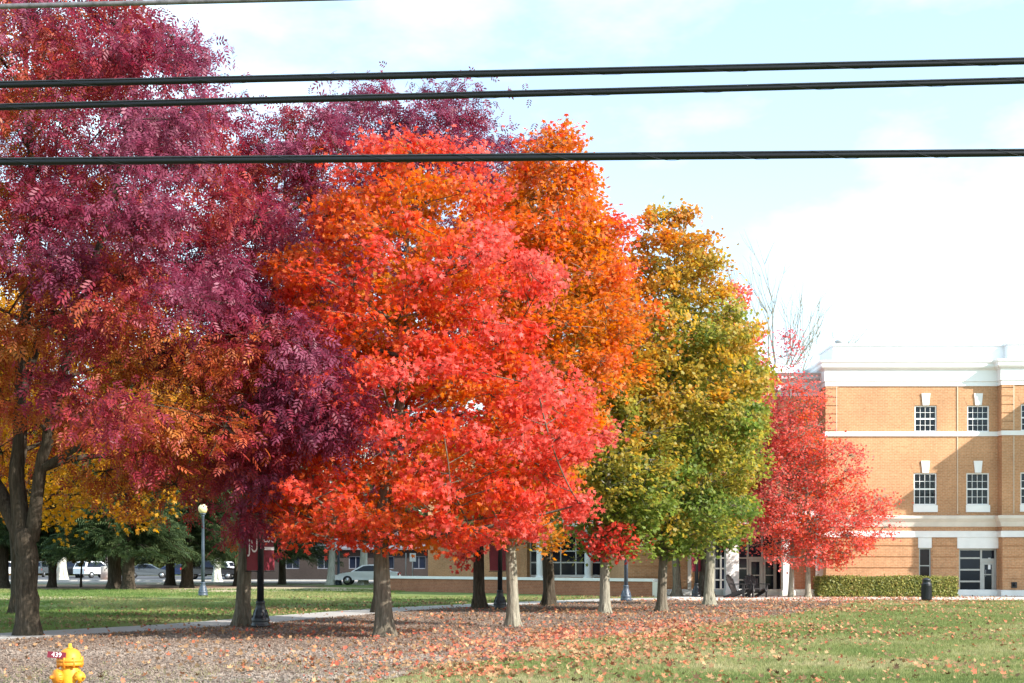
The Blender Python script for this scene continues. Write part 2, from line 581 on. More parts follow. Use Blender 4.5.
def wall_holes(mb, x0, x1, z0, z1, y, holes, depth=0.22):
    xs = sorted(set([x0, x1] + [h[0] for h in holes] + [h[1] for h in holes]))
    zs = sorted(set([z0, z1] + [h[2] for h in holes] + [h[3] for h in holes]))
    for i in range(len(xs) - 1):
        for k in range(len(zs) - 1):
            cx, cz = (xs[i] + xs[i + 1]) / 2, (zs[k] + zs[k + 1]) / 2
            if any(h[0] < cx < h[1] and h[2] < cz < h[3] for h in holes): continue
            mb.add([(xs[i], y, zs[k]), (xs[i + 1], y, zs[k]), (xs[i + 1], y, zs[k + 1]), (xs[i], y, zs[k + 1])], [(0, 1, 2, 3)])
    for a, b, c, d in holes:
        mb.add([(a, y, c), (b, y, c), (b, y, d), (a, y, d), (a, y + depth, c), (b, y + depth, c), (b, y + depth, d), (a, y + depth, d)],
               [(0, 4, 5, 1), (1, 5, 6, 2), (2, 6, 7, 3), (3, 7, 4, 0)])


Z_TOP = bz(361); Z_BR = bz(386); Z_BELT0 = bz(436.3); Z_BELT1 = bz(431.8)
Z_C0 = bz(527); Z_C1 = bz(516); Z_B0 = bz(537.3); Z_B1 = bz(531.3)
X0 = bx(826); XP = bx(998); XE = bx(1095)
PY = BF - 0.55                # pavilion front
wins = []                     # (x0, x1, z0, z1, plane)
for (a, b) in ((914.6, 936.8), (967.2, 989.2)):
    wins.append((bx(a), bx(b), bz(432) + 0.004, bz(405.5), BF, 'upper'))
    wins.append((bx(a - .8), bx(b), bz(505), bz(473), BF, 'lower'))
for (a, b) in ((1021, 1043), (1073, 1095 - 4)):
    wins.append((PX(a, PY), PX(b, PY), bz(432) + 0.004, bz(405.5), PY, 'upper'))
    wins.append((PX(a - .5, PY), PX(b, PY), bz(505), bz(473), PY, 'lower'))
narrow = (bx(919), bx(931), 0.3, bz(548))
entry = (bx(959), bx(997.2), 0.06, bz(548.5))
mb = MB()
wall_holes(mb, X0, XP, 0, Z_BR, BF, [w[:4] for w in wins if w[4] == BF] + [narrow, entry], 0.25)
wall_holes(mb, XP, XE, 0, Z_BR, PY, [w[:4] for w in wins if w[4] == PY], 0.25)
mb.add([(XP, BF, 0), (XP, PY, 0), (XP, PY, Z_BR), (XP, BF, Z_BR)], [(0, 1, 2, 3)])
mb.add([(X0, BF + 22, 0), (X0, BF, 0), (X0, BF, Z_BR), (X0, BF + 22, Z_BR)], [(0, 1, 2, 3)])
# unseen side wing right of the view, length set to cast the front's diagonal shadow
WX, WY = XE, BF - 5.1
mb.add([(WX, PY, 0), (WX, WY, 0), (WX, WY, Z_BR), (WX, PY, Z_BR)], [(0, 1, 2, 3)])
mb.add([(WX, WY, 0), (WX + 16, WY, 0), (WX + 16, WY, Z_BR), (WX, WY, Z_BR)], [(0, 1, 2, 3)])
mb.add([(WX + 16, WY, 0), (WX + 16, BF + 22, 0), (WX + 16, BF + 22, Z_BR), (WX + 16, WY, Z_BR)], [(0, 1, 2, 3)])
mb.add([(X0, BF + 22, 0), (X0, BF + 22, Z_BR), (WX + 16, BF + 22, Z_BR), (WX + 16, BF + 22, 0)], [(0, 1, 2, 3)])
bpart(mb, 'wall', M['brick'])
# rusticated ground-floor bands, 25 mm proud with gaps between
zb = [bz(596.2) + 0.26] + [bz(v) for v in (590, 579, 568, 557, 546)] + [Z_B0 - 0.01]
for xa, xb_, yy in ((X0, narrow[0] - 0.06, BF), (narrow[1] + 0.06, entry[0] - 0.10, BF), (XP + 0.02, XE, PY)):
    mb = MB()
    for i in range(len(zb) - 1):
        mb.box(xa, xb_, yy - 0.035, yy - 0.002, zb[i] + 0.028, zb[i + 1] - 0.028)
    bpart(mb, 'brick_band', M['brick'])
mb = MB()
for i in range(6):
    mb.box(XP - 0.03, XP + 0.55, PY - 0.03, PY - 0.002, bz(431) + i * 0.40 + 0.03, bz(431) + i * 0.40 + 0.38)
    mb.box(X0 - 0.03, X0 + 0.60, BF - 0.03, BF - 0.002, bz(431) + i * 0.40 + 0.03, bz(431) + i * 0.40 + 0.38)
beach(mb, 'quoin', M['brick'])


def run_profile(mb, pts, prof):
    """sweep a (out, z) profile along a wall line given in plan, mitred; 'out' is to the right of travel"""
    P = [Vector(p) for p in pts]
    rings = []
    for i, p in enumerate(P):
        ds = []
        if i > 0: ds.append((P[i] - P[i - 1]).normalized())
        if i < len(P) - 1: ds.append((P[i + 1] - P[i]).normalized())
        ns = [Vector((d.y, -d.x)) for d in ds]
        nn = sum(ns, Vector((0, 0)))
        nn = nn / (nn.length_squared) * len(ns) if len(ns) == 1 else nn * (2.0 / nn.length_squared) * 0.5 * (1 if True else 1)
        if len(ns) == 2:
            nn = (ns[0] + ns[1]) / (1 + ns[0].dot(ns[1]))
        rings.append([(p.x + nn.x * o_, p.y + nn.y * o_, z) for o_, z in prof])
    k = len(prof)
    vs = [v for r in rings for v in r]
    fs = []
    for i in range(len(P) - 1):
        for j in range(k - 1):
            fs.append((i * k + j, (i + 1) * k + j, (i + 1) * k + j + 1, i * k + j + 1))
    mb.add(vs, fs)


LINE = [(X0, BF + 3.5), (X0, BF), (XP, BF), (XP, PY), (XE, PY), (WX, WY), (WX + 16, WY), (WX + 16, BF + 10)]
h = Z_TOP - Z_BR
mb = MB()
run_profile(mb, LINE, [(0.0, Z_BR - 0.01), (0.05, Z_BR - 0.01), (0.05, Z_BR + 0.16 * h), (0.09, Z_BR + 0.18 * h), (0.09, Z_BR + 0.62 * h), (0.14, Z_BR + 0.66 * h), (0.22, Z_BR + 0.70 * h), (0.26, Z_BR + 0.76 * h), (0.26, Z_BR + 0.86 * h), (0.31, Z_BR + 0.92 * h), (0.33, Z_TOP), (-0.6, Z_TOP + 0.03)])
bpart(mb, 'cornice', M['white'])
mb = MB()
run_profile(mb, LINE, [(0.0, Z_BELT0), (0.06, Z_BELT0), (0.07, Z_BELT1), (0.0, Z_BELT1 + 0.01)])
run_profile(mb, LINE, [(0.0, Z_B0), (0.08, Z_B0), (0.08, Z_B1), (0.0, Z_B1 + 0.02)])
run_profile(mb, LINE, [(0.0, 0.03), (0.05, 0.03), (0.05, 0.30), (0.0, 0.33)])
bpart(mb, 'string_course', M['white_stone'])
mb = MB()
run_profile(mb, LINE, [(0.0, Z_C0), (0.05, Z_C0 + 0.02), (0.12, Z_C0 + 0.22), (0.26, Z_C0 + 0.40), (0.28, Z_C1), (0.0, Z_C1 + 0.03)])
bpart(mb, 'moulded_course', M['stone'])
# parapet / roof
ZR = bz(343.5)
mb = MB()
run_profile(mb, LINE, [(-0.45, Z_TOP + 0.0), (-0.45, ZR - 0.05), (-0.38, ZR - 0.05), (-0.38, ZR + 0.05), (-0.8, ZR + 0.05)])
mb.add([(X0 + .02, BF + 0.5, Z_TOP - .05), (WX + 15.5, BF + 0.5, Z_TOP - .05), (WX + 15.5, BF + 21.9, Z_TOP - .05), (X0 + .02, BF + 21.9, Z_TOP - .05)], [(0, 1, 2, 3)])
mb.add([(X0 + .5, BF + 3.5, Z_TOP), (WX + 15.5, BF + 3.5, Z_TOP), (WX + 15.5, BF + 3.5, ZR + .05), (X0 + .5, BF + 3.5, ZR + .05)], [(3, 2, 1, 0)])
bpart(mb, 'parapet', M['roof'])
mb = MB(); mb.lathe([(0.16, 0), (0.16, 0.12), (0.2, 0.14), (0.2, 0.2), (0.1, 0.24)], 12, Matrix.Translation((bx(831) + 0.55, BF + .75, ZR + 0.04)))
bpart(mb, 'roof_vent', M['grey_metal'])
mb = MB()
for xx, yy, z0_, z1_ in ((bx(957.3), BF, Z_C1 + 0.1, Z_BELT0 - 0.02), (bx(957.3), BF, Z_BELT1 + 0.02, Z_BR - 0.03), (bx(1009.5), PY, Z_C1 + 0.1, Z_BELT0 - 0.02), (bx(1009.5), PY, Z_BELT1 + .02, Z_BR - 0.03), (bx(836.5), BF, Z_BELT1 + .02, Z_BR - .03)):
    mb.box(xx - 0.022, xx + 0.022, yy - 0.0345, yy - 0.001, z0_, z1_)
beach(mb, 'control_joint', M['joint'])


def sash_window(w, par=bld):
    xa, xb_, z0_, z1_, y, kind = w
    f = MB()
    t = 0.06
    yf = y + 0.05
    f.box(xa, xa + t, yf, yf + 0.1, z0_, z1_); f.box(xb_ - t, xb_, yf, yf + 0.1, z0_, z1_)
    f.box(xa + t, xb_ - t, yf, yf + 0.1, z1_ - t, z1_); f.box(xa + t, xb_ - t, yf, yf + 0.1, z0_, z0_ + t)
    zm = (z0_ + z1_) / 2
    f.box(xa + t, xb_ - t, yf + 0.01, yf + 0.09, zm - 0.035, zm + 0.035)
    for k in range(1, 4):
        x_ = xa + t + (xb_ - xa - 2 * t) * k / 4
        f.box(x_ - 0.010, x_ + 0.010, yf + 0.03, yf + 0.075, z0_ + t, zm - 0.035)
        f.box(x_ - 0.010, x_ + 0.010, yf + 0.03, yf + 0.075, zm + 0.035, z1_ - t)
    for (a, b) in ((z0_ + t, zm - 0.035), (zm + 0.035, z1_ - t)):
        f.box(xa + t, xb_ - t, yf + 0.032, yf + 0.073, (a + b) / 2 - 0.010, (a + b) / 2 + 0.010)
    fo = bpart(f, 'window', M['white'], par)
    p = MB(); p.box(xa + 0.03, xb_ - 0.03, yf + 0.055, yf + 0.06, z0_ + 0.03, z1_ - 0.03)
    bpart(p, 'pane', M['clear_glass'], fo)
    rm = MB(); rm.box(xa + .01, xb_ - .01, y + .235, y + .245, z0_ + .01, z1_ - .01)
    bpart(rm, 'room_backing', M['room'], fo)  # dark sheet in place of the unlit room behind the glass
    bw = int(round(xa * 10)) % 5
    drop = (.52, .18, .40, .62, .30)[bw] * (z1_ - z0_)
    bl = MB()
    if kind == 'lower' and bw % 2 == 0:
        nn = 12
        for (ca, cb) in ((xa + .04, xa + (xb_ - xa) * .30), (xb_ - (xb_ - xa) * .36, xb_ - .04)):
            vs = []
            for q in range(nn + 1):
                xx = ca + (cb - ca) * q / nn
                vs += [(xx, y + .20 + .018 * (q % 2), z0_ + .05), (xx, y + .20 + .018 * (q % 2), z1_ - .04)]
            bl.add(vs, [(2 * q, 2 * q + 2, 2 * q + 3, 2 * q + 1) for q in range(nn)])
        beach(bl, 'curtain', M['curtain'], fo)
    else:
        zb_ = z1_ - .04
        while zb_ > z1_ - drop:
            bl.box(xa + .05, xb_ - .05, y + .175, y + .185, zb_ - .034, zb_ - .003)
            zb_ -= .037
        bpart(bl, 'blind', M['blind'], fo)
    k = MB()
    xc = (xa + xb_) / 2
    zk0, zk1 = z1_ + 0.01, z1_ + 0.58
    k.prism([(xc - 0.15, zk0), (xc + 0.15, zk0), (xc + 0.21, zk1), (xc - 0.21, zk1)], y - 0.06, y + 0.02)
    bpart(k, 'keystone', M['white_stone'], fo)
    if kind == 'lower':
        s_ = MB(); s_.box(xa - 0.03, xb_ + 0.03, y - 0.05, y + 0.02, z0_ - 0.34, z0_ - 0.003)
        bpart(s_, 'sill', M['white_stone'], fo)
    # flat brick arch over the opening, a hair proud
    a_ = MB()
    for sgn in (-1, 1):
        a_.prism([(xc + sgn * 0.16, zk0), (xc + sgn * (xb_ - xa) / 2 * 1.02, zk0), (xc + sgn * (xb_ - xa) / 2 * 1.3, zk0 + 0.40), (xc + sgn * 0.205, zk0 + 0.40)][::sgn], y - 0.006, y - 0.002)
    beach(a_, 'lintel', M['brick'], fo)
    return fo


for w in wins: sash_window(w)
# narrow window and entrance
f = MB(); xa, xb_, z0_, z1_ = narrow
f.box(xa, xa + 0.06, BF + 0.05, BF + 0.14, z0_, z1_); f.box(xb_ - 0.06, xb_, BF + 0.05, BF + 0.14, z0_, z1_)
f.box(xa + .06, xb_ - .06, BF + 0.05, BF + 0.14, z1_ - 0.06, z1_); f.box(xa + .06, xb_ - .06, BF + 0.05, BF + 0.14, z0_, z0_ + .06)
f.box(xa + .06, xb_ - .06, BF + 0.06, BF + 0.13, 1.45, 1.50)
fo = bpart(f, 'window', M['alu'])
p = MB(); p.box(xa + .03, xb_ - .03, BF + .09, BF + .10, z0_ + .03, z1_ - .03); bpart(p, 'pane', M['glass_red'], fo)
s_ = MB(); s_.box(bx(918), bx(931.4), BF - 0.05, BF + .01, z1_ + 0.003, Z_B0 - 0.003)
s_.box(bx(957), XP - 0.003, BF - 0.06, BF + .01, entry[3] + 0.003, Z_B0 - 0.003)
beach(s_, 'spandrel_panel', M['white_stone'])
xa, xb_, z0_, z1_ = entry
yf = BF + 0.12
xm = bx(982)
e = MB()
for x_ in (xa, xm - 0.05, xb_ - 0.09): e.box(x_, x_ + 0.09, yf, yf + 0.12, z0_, z1_)
e.box(xa + 0.09, xm - 0.05, yf, yf + 0.12, z1_ - 0.09, z1_); e.box(xm + 0.04, xb_ - 0.09, yf, yf + 0.12, z1_ - 0.09, z1_)
e.box(xa + .09, xm - 0.05, yf, yf + 0.12, z0_, z0_ + 0.22)
hh = z1_ - z0_
for k in (1, 2, 3): e.box(xa + .09, xm - .05, yf + .01, yf + .11, z0_ + .1 + k * hh / 4.0 - .04, z0_ + .1 + k * hh / 4.0 + .04)
e.box(xm + .04, xb_ - .09, yf + .01, yf + .11, bz(562), bz(558.5))
eo = bpart(e, 'entrance_frame', M['alu'])
p = MB(); p.box(xa + .05, xm - .03, yf + .05, yf + .06, z0_ + .1, z1_ - .05); p.box(xm + .02, xb_ - .05, yf + .05, yf + .06, bz(560), z1_ - .05)
beach(p, 'pane', M['glass'], eo)
d = MB(); dz = bz(562) - .006; dx0, dx1 = xm + .043, xb_ - .093
d.box(dx0, dx0 + .12, yf + .02, yf + .08, z0_, dz); d.box(dx1 - .12, dx1, yf + .02, yf + .08, z0_, dz)
d.box(dx0 + .12, dx1 - .12, yf + .02, yf + .08, dz - .12, dz); d.box(dx0 + .12, dx1 - .12, yf + .02, yf + .08, z0_, z0_ + .24)
d.box(dx0 + .12, dx1 - .12, yf + .025, yf + .075, 1.02, 1.07)
do = bpart(d, 'door', M['alu'])
p = MB(); p.box(dx0 + .1, dx1 - .1, yf + .05, yf + .055, z0_ + .2, dz - .1); bpart(p, 'pane', M['glass'], do)
p = MB(); p.box(dx0 + .30, dx0 + .42, yf + .035, yf + .048, 1.3, 1.55); p.box(dx0 + .30, dx0 + .42, yf + .035, yf + .048, 1.7, 1.85); beach(p, 'notice', M['sign_white'], do)
p = MB(); p.tube([(dx0 + .16, yf + .0, 0.95), (dx0 + .16, yf - .04, 0.97), (dx0 + .16, yf - .04, 1.25), (dx0 + .16, yf, 1.27)], [.012] * 4, 6); bpart(p, 'handle', M['grey_metal'], do)
p = MB(); xh = bx(1009.5); p.box(xh - .12, xh + .12, PY - .12, PY - .036, .42, .70); p.tube([(xh, PY - .12, .62), (xh, PY - .22, .60), (xh, PY - .24, .50)], [.06, .06, .05], 10)
bpart(p, 'hose_outlet', M['black_metal'])

# recessed wing left of the main block
W1, W2 = 68.1, 86.0
XA, XB, XC = PX(428, W2), PX(628, W1), X0
ZW0, ZW1 = PZ(396, W1), PZ(374, W1)
dr = (PX(706, W1), PX(782, W1), 0.05, 3.1)
ww = (PX(530, W2), PX(622, W2), 0.72, 3.4)
mb = MB()
up_w = [(PX(v, W1), PX(v, W1) + 1.1, 5.0, 6.6) for v in (655, 700, 745)]
wall_holes(mb, XB, XC, 0, ZW0, W1, [dr], 0.5)
wall_holes(mb, XA, XB, 0, ZW0, W2, [ww], 0.3)
mb.add([(XB, W2, 0), (XB, W1, 0), (XB, W1, ZW0), (XB, W2, ZW0)], [(0, 1, 2, 3)])
mb.add([(XA, W2 + 14, 0), (XA, W2, 0), (XA, W2, ZW0), (XA, W2 + 14, ZW0)], [(0, 1, 2, 3)])
bpart(mb, 'wing_wall', M['brick'])
mb = MB()
z = 0.4
while z < 3.6:
    for (a, b_) in ((XB + .02, PX(690, W1)),):
        mb.box(a, b_, W1 - .035, W1 - .002, z, z + .47)
    z += .53
bpart(mb, 'brick_band', M['brick'])
mb = MB(); hw = ZW1 - ZW0
WL = [(XA, W2 + 13), (XA, W2), (XB, W2), (XB, W1), (XC - 0.02, W1)]
run_profile(mb, WL, [(0.0, ZW0 - .01), (0.05, ZW0 - .01), (0.05, ZW0 + .18 * hw), (.09, ZW0 + .2 * hw), (.09, ZW0 + .6 * hw), (.22, ZW0 + .7 * hw), (.3, ZW0 + .76 * hw), (.3, ZW0 + .86 * hw), (.42, ZW1), (-.6, ZW1 + .03)])
bpart(mb, 'wing_cornice', M['grey_trim'])
mb = MB()
run_profile(mb, WL, [(0, .03), (.05, .03), (.05, .3), (0, .33)])
bpart(mb, 'wing_plinth', M['white_stone'])
mb = MB()
mb.add([(XA, W2, ZW1 + .02), (XB, W2, ZW1 + .02), (XB, W1, ZW1 + .02), (XC - .05, W1, ZW1 + .02), (XC - .05, W2 + 14, ZW1 + .02), (XA, W2 + 14, ZW1 + .02)], [(0, 1, 2, 3, 4, 5)])
mb.add([(XB - 3, W1 + .6, ZW1 + .03), (XC - .6, W1 + .6, ZW1 + .03), (XC - .6, W1 + 3, ZW1 + .85), (XB - 3, W1 + 3, ZW1 + .85), (XC - .6, W1 + 12, ZW1 + .85), (XB - 3, W1 + 12, ZW1 + .85), ], [(0, 1, 2, 3), (3, 2, 4, 5)])
bpart(mb, 'wing_roof', M['roof'])
# door glazing of the wing
e = MB(); xa, xb_, z0_, z1_ = dr; yf = W1 + .35
cols = [PX(v, W1) for v in (706, 714.5, 721, 738, 748, 762.5, 776)]
e.box(xa, xb_, yf, yf + .12, z1_ - .1, z1_); e.box(xa, PX(748, W1), yf + .005, yf + .115, z0_, z0_ + .3)
for x_ in cols: e.box(x_, x_ + .09, yf + .002, yf + .118, z0_, z1_ - .1)
for z_ in (PZ(580, W1), PZ(568.5, W1), PZ(558, W1)): e.box(xa, PX(748, W1), yf + .012, yf + .108, z_ - .035, z_ + .035)
e.box(PX(748, W1), xb_, yf + .012, yf + .108, PZ(558, W1) - .06, PZ(558, W1) + .06)
eo = bpart(e, 'entrance_frame', M['alu'])
p = MB(); p.box(xa, xb_, yf + .06, yf + .065, z0_, z1_); bpart(p, 'pane', M['glass'], eo)
for (a, b_) in ((750, 761.5), (764.3, 775.5)):
    d = MB(); a, b_ = PX(a, W1) + .02, PX(b_, W1) + .07; dz = PZ(558, W1) - .065
    d.box(a, a + .1, yf + .0, yf + .055, z0_, dz); d.box(b_ - .1, b_, yf, yf + .055, z0_, dz); d.box(a + .1, b_ - .1, yf, yf + .055, dz - .12, dz); d.box(a + .1, b_ - .1, yf, yf + .055, z0_, z0_ + .22)
    d.box(a + .1, b_ - .1, yf + .01, yf + .05, .98, 1.03)
    bpart(d, 'door', M['alu'])
mb = MB()
for (c_, w_, yy) in ((731.5, .62, W1 - .55), (787.5, .52, W1 - .55), (820.5, .40, W1 - .3)):
    x_ = PX(c_, yy)
    mb = MB()
    mb.bevbox(x_ - w_ / 2 - .06, x_ + w_ / 2 + .06, yy - w_ / 2 - .06, yy + w_ / 2 + .06, .034, .28, .02)
    mb.box(x_ - w_ / 2, x_ + w_ / 2, yy - w_ / 2, yy + w_ / 2, .27, 3.5)
    bpart(mb, 'column', M['white'])
mb = MB()
mb.box(PX(722, W1), X0 - .02, W1 - .85, W1 - .05, 3.5, 4.1)
bpart(mb, 'porch', M['white'])
mb = MB(); mb.box(PX(793, W1), PX(816, W1), W1 - .04, W1 - .003, .34, 3.45); bpart(mb, 'shade_panel', M['brick_dark'])  # darker brick carries the shade on this stretch of wing wall
mb = MB(); mb.box(PX(687.5, W1), PX(691, W1), W1 - .1, W1 - .003, .34, 3.6); bpart(mb, 'corner_trim', M['stone'])
# colonnade windows
e = MB(); xa, xb_, z0_, z1_ = ww; yf = W2 + .15
e.box(xa, xb_, yf, yf + .1, z0_, z0_ + .14); e.box(xa, xb_, yf, yf + .1, z1_ - .1, z1_)
nc = 6
for k in range(nc + 1):
    x_ = xa + (xb_ - xa - .07) * k / nc
    e.box(x_, x_ + .07, yf + .005, yf + .095, z0_ + .14, z1_ - .1)
for z_ in (PZ(562.5, W2), PZ(551, W2)): e.box(xa, xb_, yf + .015, yf + .085, z_ - .04, z_ + .04)
eo = bpart(e, 'window', M['white'])
p = MB(); p.box(xa, xb_, yf + .05, yf + .055, z0_, z1_); bpart(p, 'pane', M['glass'], eo)
for c_ in (540.5, 588.5, 636):
    yy = W2 - 1.0; x_ = PX(c_, yy); mb = MB()
    if x_ > XB - .3: continue
    mb.lathe([(.34, .02), (.34, .14), (.27, .2), (.25, .3), (.245, 2.2), (.235, 3.3), (.3, 3.4), (.3, 3.5)], 20, Matrix.Translation((x_, yy, .58)))
    bpart(mb, 'column', M['white'])
mb = MB(); mb.box(PX(524, W2), XB - .01, W2 - 1.4, W2 - .003, 3.82, 4.4); bpart(mb, 'porch', M['white'])
mb = MB(); mb.box(PX(520, W2 - .3), PX(527, W2 - .3), W2 - .5, W2 - .003, .02, 3.8); bpart(mb, 'pilaster', M['brick'])

# low brick retaining wall and its terrace
rw = empty('retaining_wall', (0, 70, 0), 0, 'low red brick wall with a white stone cap in front of the columns', 'wall')
A = Vector((PX(386, 80), 80)); B = Vector((PX(655, 66.4), 66.4))
dv = (B - A).normalized(); nv = Vector((-dv.y, dv.x))
def wl(mb, a, b, t0, t1, z0, z1):
    q = [a - nv * t0, b - nv * t0, b + nv * t1, a + nv * t1]
    vs = [(p.x, p.y - 70, z0) for p in q] + [(p.x, p.y - 70, z1) for p in q]
    mb.add(vs, [(0, 3, 2, 1), (4, 5, 6, 7), (0, 1, 5, 4), (1, 2, 6, 5), (2, 3, 7, 6), (3, 0, 4, 7)])
mb = MB(); wl(mb, A, B, .15, .15, 0, .72); mb.build('brickwork', M['brick_dark'], rw)
mb = MB(); wl(mb, A - dv * .05, B + dv * .05, .21, .21, .722, .86); mb.build('cap', M['white_stone'], rw)
mb = MB(); wl(mb, B + dv * .004, B + dv * .5, .2, .2, 0, .718); mb.build('end_pier', M['stone'], rw)
sheet('terrace', [(A.x + nv.x * .16, A.y + nv.y * .16), (B.x + nv.x * .16, B.y + nv.y * .16), (PX(655, 67.6), 68.0), (XB - .05, 68.0), (XB - .05, 85.9), (XA, 85.9), (XA - 4, 92)], 0.60, M['lawn'])

# ------------------------------------------------------------------ leaf machinery
def norm(a): return a / np.maximum(np.linalg.norm(a, axis=1, keepdims=True), 1e-9)


def leaf_object(name, tv, tf, pos, nrm, tan, size, col, mat, parent=None):
    tv = np.array(tv, float); tf = np.array(tf, int)
    N, V, K, S = len(pos), len(tv), len(tf), tf.shape[1]
    n_ = norm(nrm)
    t_ = norm(tan - n_ * np.sum(tan * n_, 1, keepdims=True))
    b_ = np.cross(n_, t_)
    size = np.broadcast_to(np.asarray(size, float), (N,))
    v = pos[:, None, :] + size[:, None, None] * (tv[None, :, 0:1] * t_[:, None, :] + tv[None, :, 1:2] * b_[:, None, :] + tv[None, :, 2:3] * n_[:, None, :])
    f = (tf[None] + (np.arange(N) * V)[:, None, None]).reshape(-1)
    me = bpy.data.meshes.new(name)
    me.vertices.add(N * V); me.vertices.foreach_set('co', v.reshape(-1).astype(np.float32))
    me.loops.add(len(f)); me.loops.foreach_set('vertex_index', f.astype(np.int32))
    me.polygons.add(N * K)
    me.polygons.foreach_set('loop_start', (np.arange(N * K) * S).astype(np.int32))
    a = me.attributes.new('Col', 'FLOAT_COLOR', 'POINT')
    c4 = np.ones((N, V, 4), np.float32); c4[:, :, :3] = col[:, None, :]
    a.data.foreach_set('color', c4.reshape(-1))
    me.materials.append(mat)
    me.update(calc_edges=True)
    o = bpy.data.objects.new(name, me)
    C.objects.link(o)
    if parent: o.parent = parent
    return o


def star(radii, angs, cup=-0.12):
    vs = [(0.12, 0, 0.04)]
    for r_, a in zip(radii, angs):
        vs.append((r_ * math.cos(R(a)) + 0.12, r_ * math.sin(R(a)), cup * r_ * r_ * 2))
    n = len(radii)
    return vs, [(0, 1 + i, 1 + (i + 1) % n) for i in range(n)]


MAPLE = star([.62, .30, .58, .27, .42, .16, .42, .27, .58, .30], [0, 27, 52, 82, 112, 180, 248, 278, 308, 333])
MAPLE_S = star([.60, .34, .55, .36, .36, .55, .34], [0, 28, 58, 120, 240, 302, 332])
def ash_template(pairs=3):
    vs, fs = [], []
    def lf(bx_, by_, dx, dy, L, W, droop):
        b = len(vs)
        nx, ny = -dy, dx
        z0 = -0.25 * bx_ * bx_
        vs.extend([(bx_, by_, z0), (bx_ + dx * L * .5 + nx * W, by_ + dy * L * .5 + ny * W, z0 - droop * .3), (bx_ + dx * L, by_ + dy * L, z0 - droop), (bx_ + dx * L * .5 - nx * W, by_ + dy * L * .5 - ny * W, z0 - droop * .3)])
        fs.append((b, b + 1, b + 2, b + 3))
    for k in range(pairs):
        p = .18 + k * .26
        for s_ in (-1, 1): lf(p, 0, .55, s_ * .83, .46, .085, .16)
    lf(.18 + pairs * .24, 0, 1, 0, .42, .09, .1)
    return vs, fs
ASH = ash_template()
OVAL = ([(0, 0, 0), (.35, .28, -.03), (.75, .2, -.06), (1, 0, -.12), (.75, -.2, -.06), (.35, -.28, -.03)], [(0, 1, 2), (0, 2, 3), (0, 3, 4), (0, 4, 5)])
def spray_template():
    vs, fs = [], []
    for k in range(5):
        p = k * .2
        for s_ in (-1, 1):
            b = len(vs)
            L = .34 * (1 - .12 * k)
            vs.extend([(p, 0, -.18 * p * p), (p + .10, s_ * .03, -.18 * p * p), (p + L * .8, s_ * L, -.2 * p * p - .16)])
            fs.append((b, b + 1, b + 2))
    b = len(vs); vs.extend([(.0, .03, 0), (.0, -.03, 0), (1.2, 0, -.3)]); fs.append((b, b + 1, b + 2))
    return vs, fs
SPRAY = spray_template()


def pal(stops, t):
    t = np.clip(t, 0, 1)
    xs = [s_[0] for s_ in stops]
    return np.stack([np.interp(t, xs, [s_[1][c] for s_ in stops]) for c in range(3)], 1)


def unit(n, g):
    return norm(g.normal(size=(n, 3)))


